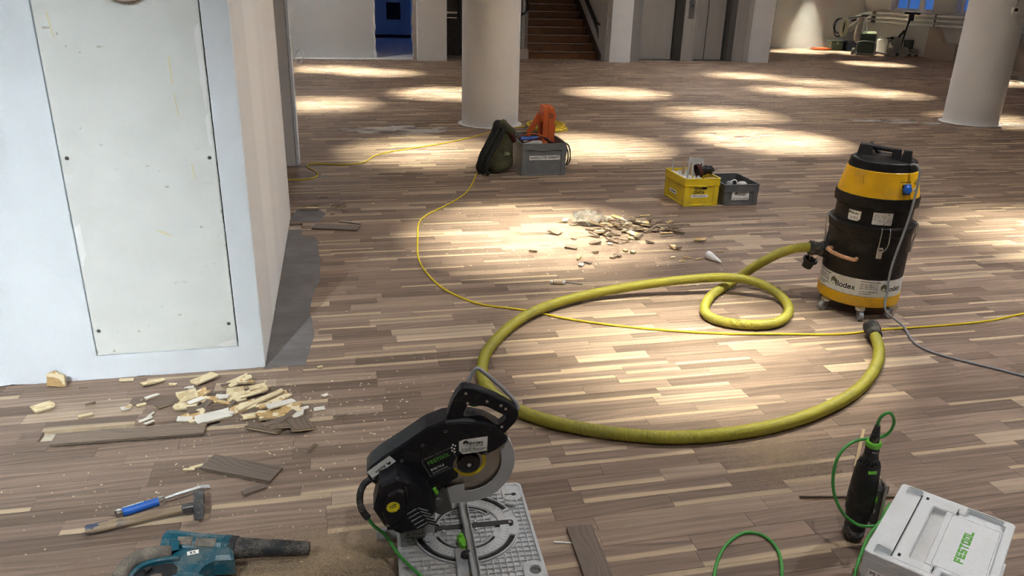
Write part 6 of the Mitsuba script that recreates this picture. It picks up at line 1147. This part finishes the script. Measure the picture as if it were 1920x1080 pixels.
solo('plastic_bag', crumple(0.30, 0.20, 40, 0.06, 8.1, 22, True), 'clear_film', 'crumpled clear plastic bag on the rubble in the centre of the floor', 'bag', smooth=True, M=TR(1.70, 4.96, 0.025) @ RZ(-5) @ RX(20))
# crumbs and sawdust: loose matter that nobody could count
def specks(n, gen, smin, smax, flat, seed, pale=None):
    r = np.random.default_rng(seed); P = gen(r, n); n = len(P); S = r.uniform(smin, smax, n); A_ = r.uniform(0, 2*PI, n); el = r.uniform(0.5, 1.6, n)
    base = np.array([[-1, -0.6, 0], [1, -0.7, 0], [0.2, 0.9, 0], [0.1, 0.0, 1.0]]); V = np.repeat(base[None], n, 0)*S[:, None, None]; V[:, :, 0] *= el[:, None]; V[:, :, 2] *= flat
    c, s = np.cos(A_)[:, None], np.sin(A_)[:, None]; X = V[:, :, 0]*c-V[:, :, 1]*s; Y = V[:, :, 0]*s+V[:, :, 1]*c
    V = np.stack([X+P[:, :1], Y+P[:, 1:2], V[:, :, 2]+0.0002], -1).reshape(-1, 3); F_ = (np.arange(n)*4)[:, None, None]+np.array([[0, 1, 3], [1, 2, 3], [2, 0, 3]])[None]
    return trimesh.Trimesh(V, F_.reshape(-1, 3), process=False)
def gauss(cx, cy_, sx, sy_, rot=0):
    def g(r, n):
        a = r.normal(0, 1, (n, 2))*[sx, sy_]; c, s = math.cos(rot), math.sin(rot); return np.c_[cx+a[:, 0]*c-a[:, 1]*s, cy_+a[:, 0]*s+a[:, 1]*c]
    return g
def stuff(name, m, b, label):
    scene[name] = mikit.ply(m, b, smooth=False); labels[name] = {'label': label, 'category': name.split('_')[-1], 'kind': 'stuff'}
mat('dust_grain', mikit.proc(lambda p, n, uv: mikit.mix((0.26, 0.185, 0.11), (0.48, 0.37, 0.24), mikit.noise(p.x*500, p.y*500, 0.0))), 0.95)
mat('crumb', mikit.proc(lambda p, n, uv: mikit.mix((0.55, 0.43, 0.28), (0.82, 0.74, 0.60), mikit.noise(p.x*300, p.y*300, 0.0))), 0.9)
notwall = lambda P: P[~((P[:, 0] < -0.36) & (P[:, 1] > 3.13) & (P[:, 1] < 5.6))]
allg = lambda *gs: (lambda r, n: notwall(np.vstack([g(r, int(n*w)) for w, g in gs])))
stuff('sawdust', cat([specks(16000, allg((1, gauss(1.50, 2.10, 0.10, 0.13, 0.3))), 0.0007, 0.0019, 0.6, 3), specks(42000, allg((0.6, gauss(-0.10, 1.86, 0.17, 0.07, 0.1)), (0.4, gauss(-0.28, 1.78, 0.2, 0.10))), 0.0008, 0.0021, 0.6, 4), specks(2500, allg((1, gauss(1.98, 1.95, 0.16, 0.10, 0.2))), 0.0005, 0.0013, 0.6, 5), specks(3000, allg((1, gauss(0.2, 2.0, 0.3, 0.2))), 0.0005, 0.0013, 0.6, 6)]), 'dust_grain', 'fine brown sawdust drifted over the floor by the tools')
stuff('wood_crumbs', cat([specks(420, allg((0.6, gauss(-0.25, 2.75, 0.33, 0.25)), (0.4, gauss(0.1, 2.7, 0.3, 0.4))), 0.0015, 0.005, 0.8, 7), specks(160, allg((1, gauss(-0.45, 2.3, 0.4, 0.2))), 0.001, 0.004, 0.8, 8), specks(320, allg((0.7, gauss(1.5, 4.5, 0.45, 0.4)), (0.3, gauss(1.9, 4.85, 0.25, 0.2))), 0.002, 0.007, 0.7, 9)]), 'crumb', 'pale wood crumbs scattered over the floor around the chip heaps')
# ------------------------------------------------------------------ small things on walls and columns
tc = thing('thermostat', 'square white thermostat with a dark screen on the round column', 'thermostat')
M = frame([8.425, 8.7165, 1.456], [0.991, -0.134, 0], [0, 0, 1])
part(tc, 'case', rbx(-0.042, 0.042, -0.042, 0.042, -0.008, 0.024, 0.008), 'white_plastic', M=M); part(tc, 'screen', cbx(-0.022, 0.024, -0.006, 0.032, 0.0235, 0.0250, 0.0005), 'ink_black', M=M, smooth=False)
part(tc, 'cable', tube(spline([[0, 0.042, 0.005], [0.004, 0.06, 0.01], [0.012, 0.10, 0.006], [0.018, 0.3, 0.004]], 0.01), 0.005, 8), 'cable_grey', M=M, smooth=True)
lc = []
for k in range(2):
    for a in np.arange(0, 360, 30): ra = math.radians(a+120); lc.append([-0.315+0.035*math.cos(ra)+0.003*k+0.012*math.sin(ra), 7.43+0.01*k, 0.945+0.062*math.sin(ra)])
cable('white_cable', [[-0.372, 7.33, 1.05], [-0.362, 7.40, 1.04], [-0.340, 7.43, 1.015]]+lc, 0.0035, 'putty_white', 'thin white cable hanging in a loop from the wall end', 'cable', step=0.008)
# ------------------------------------------------------------------ machines at the far wall
mat('machine_green', (0.055, 0.085, 0.065), 0.5); mat('machine_grey', (0.22, 0.22, 0.20), 0.5); mat('machine_sage', (0.20, 0.21, 0.14), 0.5); mat('crate_navy', (0.012, 0.018, 0.035), 0.5)
fs = thing('floor_sander', 'green drum floor sander with a tall grey handle by the far wall', 'floor sander')
M = TR(15.05, 20.55, 0) @ RZ(-32)
part(fs, 'drum_housing', rbx(-0.22, 0.22, -0.18, 0.18, 0.05, 0.34, 0.04), 'machine_green', M=M)
part(fs, 'frame', [tube(spline([[-0.26, -0.20, 0.04], [-0.25, -0.21, 0.30], [-0.20, -0.21, 0.37], [0.20, -0.21, 0.37], [0.25, -0.21, 0.30], [0.26, -0.2, 0.04]], 0.03), 0.018, 8), cyl([-0.25, -0.2, 0.04], [0.26, -0.2, 0.04], 0.02, 8)], 'machine_grey', M=M)
part(fs, 'motor', moved(rbx(-0.20, 0.20, -0.14, 0.14, 0.0, 0.24, 0.03), TR(0.03, 0.06, 0.38) @ RX(12)), 'machine_green', M=M)
part(fs, 'motor_top', moved(cbx(-0.20, 0.20, -0.14, 0.14, 0.24, 0.25, 0.004), TR(0.03, 0.06, 0.38) @ RX(12)), 'machine_sage', M=M)
part(fs, 'wheel', [moved(lathe([(0, -0.03), (0.09, -0.03), (0.10, -0.02), (0.10, 0.02), (0.09, 0.03), (0, 0.03)], 24), TR(-0.30, 0.05, 0.10) @ RY(90)), moved(lathe([(0, -0.03), (0.09, -0.03), (0.10, -0.02), (0.10, 0.02), (0.09, 0.03), (0, 0.03)], 24), TR(-0.34, -0.1, 0.10) @ RY(90))], 'machine_grey', M=M)
part(fs, 'dust_bag', soft([((A(14.83, 20.72, 0.50), 0.10), (A(14.90, 20.75, 1.0), 0.06)), ((A(14.86, 20.70, 0.40), 0.09), (A(14.83, 20.72, 0.50), 0.10))], 3.0, 0.02, 0.03), 'paint_beige', smooth=True, label='slack beige dust bag')
part(fs, 'handle_column', [cyl([15.02, 20.66, 0.45], [14.93, 20.74, 1.05], 0.030, 10), cyl([15.10, 20.62, 0.45], [15.0, 20.70, 1.08], 0.022, 10)], 'paint_plain')
part(fs, 'handlebar', [cyl([15.06, 20.66, 1.10], [14.55, 20.86, 1.00], 0.022, 10), cyl([14.76, 20.79, 0.97], [14.64, 20.84, 0.92], 0.03, 10)], 'black_matte')
part(fs, 'switch_box', rbx(14.86, 15.04, 20.66, 20.78, 1.04, 1.11, 0.02), 'black_matte')
part(fs, 'nozzle_foot', [cyl([15.24, 20.35, 0.10], [15.52, 20.22, 0.045], 0.025, 8), rbx(15.48, 15.62, 20.14, 20.26, 0.0, 0.07, 0.02)], 'machine_grey')
ck = []
r_ = random.Random(3)
for k in range(8):
    w, h_ = r_.uniform(0.06, 0.15), r_.uniform(0.38, 0.50)
    for a in np.arange(0, 360, 40): ra = math.radians(a+90); ck.append([14.46+w*math.cos(ra)+r_.uniform(-.01, .01), 20.88+0.04*math.sin(k), 0.98-h_/2+h_/2*math.sin(ra)])
cable('cable_coil', ck, 0.014, 'putty_yellow', 'yellowish cable coil hanging from the handle of the green floor sander', 'cable', step=0.05, n=6)
ck = []
for k in range(4):
    w, h_ = r_.uniform(0.14, 0.22), r_.uniform(0.36, 0.52)
    for a in np.arange(0, 360, 40): ra = math.radians(a+90); ck.append([14.36+w*math.cos(ra), 20.94+0.03*math.sin(k), 0.98-h_/2+h_/2*math.sin(ra)])
cable('cable_coil', ck, 0.012, 'black_matte', 'dark cable coil hanging beside the yellowish one on the floor sander', 'cable', step=0.05, n=6)
for i, (x, y, w, d, h_, b, lab) in enumerate(((15.25, 22.30, 0.36, 0.34, 0.30, 'machine_green', 'small dark green box on the floor at the far wall'), (15.72, 22.00, 0.58, 0.36, 0.30, 'crate_navy', 'wider dark blue box between the green box and the floor sander'))):
    t = thing('storage_box', lab, 'box'); M = TR(x, y, 0) @ RZ(-15)
    part(t, 'body', rbx(-w/2, w/2, -d/2, d/2, 0, h_-0.05, 0.02), b, M=M); part(t, 'lid', rbx(-w/2-0.015, w/2+0.015, -d/2-0.015, d/2+0.015, h_-0.055, h_, 0.015), b, M=M); part(t, 'clasp', cbx(-0.03, 0.03, -d/2-0.03, -d/2-0.01, h_-0.12, h_-0.03, 0.004), 'machine_grey', M=M, smooth=False)
rc = []
for k in range(3):
    for a in np.arange(0, 360, 40): ra = math.radians(a); rc.append([14.80+(0.30+0.03*k)*math.cos(ra), 22.30+(0.16+0.02*k)*math.sin(ra), 0.015+0.022*k])
cable('red_cable', rc, 0.013, 'case_orange', 'coil of red cable on the floor at the far wall', 'cable', step=0.06, n=6)
t = thing('canister', 'white plastic canister behind the green floor sander', 'canister'); M = TR(16.02, 21.10, 0) @ RZ(-30)
part(t, 'body', rbx(-0.17, 0.17, -0.11, 0.11, 0, 0.42, 0.04), 'paint_plain', M=M); part(t, 'handle', rbx(-0.12, 0.05, -0.025, 0.025, 0.41, 0.48, 0.02), 'paint_plain', M=M); part(t, 'cap', cyl([0.11, 0, 0.41], [0.11, 0, 0.47], 0.035, 14), 'black_matte', M=M)
t = thing('canister', 'grey canister with a pale label beside the black trolley', 'canister'); M = TR(16.10, 20.75, 0) @ RZ(-30)
part(t, 'body', rbx(-0.18, 0.18, -0.12, 0.12, 0, 0.44, 0.03), 'machine_grey', M=M); part(t, 'handle', rbx(-0.12, 0.08, -0.025, 0.025, 0.43, 0.50, 0.02), 'black_matte', M=M); part(t, 'label', cbx(-0.13, 0.12, -0.123, -0.119, 0.20, 0.34, 0.001), 'label_white', M=M, smooth=False)
tl = thing('edge_sander', 'black upright sanding machine on wheels with a T handle below the window', 'sanding machine')
M = TR(15.85, 20.10, 0) @ RZ(-35)
part(tl, 'column', [cyl([0, 0, 0.25], [0.12, 0, 1.15], 0.028, 10), cyl([-0.22, 0, 0.30], [0.03, 0, 0.72], 0.035, 10)], 'black_matte', M=M)
part(tl, 'handle', [cyl([-0.06, -0.03, 1.18], [0.34, 0.05, 1.17], 0.030, 10), rbx(0.06, 0.20, -0.05, 0.05, 0.98, 1.16, 0.02)], 'black_matte', M=M)
part(tl, 'body', [rbx(-0.20, 0.02, -0.10, 0.10, 0.10, 0.52, 0.03)], 'machine_grey', M=M)
part(tl, 'motor', cyl([0.20, 0, 0.16], [0.20, 0, 0.46], 0.13, 20), 'machine_green', M=M)
for x, r0 in ((-0.18, 0.10), (0.10, 0.14)): part(tl, 'wheel', [moved(lathe([(0.0, -0.03), (r0*0.6, -0.03), (r0*0.65, -0.04), (r0, -0.035), (r0, 0.035), (r0*0.65, 0.04), (0, 0.03)], 24), TR(x, -0.16, r0) @ RX(90))], 'machine_grey', M=M)
for z in (0.06, 0.13, 0.20): part(tl, 'weight', cyl([0.36, -0.06, z-0.025], [0.36, -0.06, z+0.025], 0.11, 16), 'machine_grey', M=M)
part(tl, 'base', rbx(-0.25, 0.48, -0.16, 0.16, 0.03, 0.08, 0.02), 'black_matte', M=M)
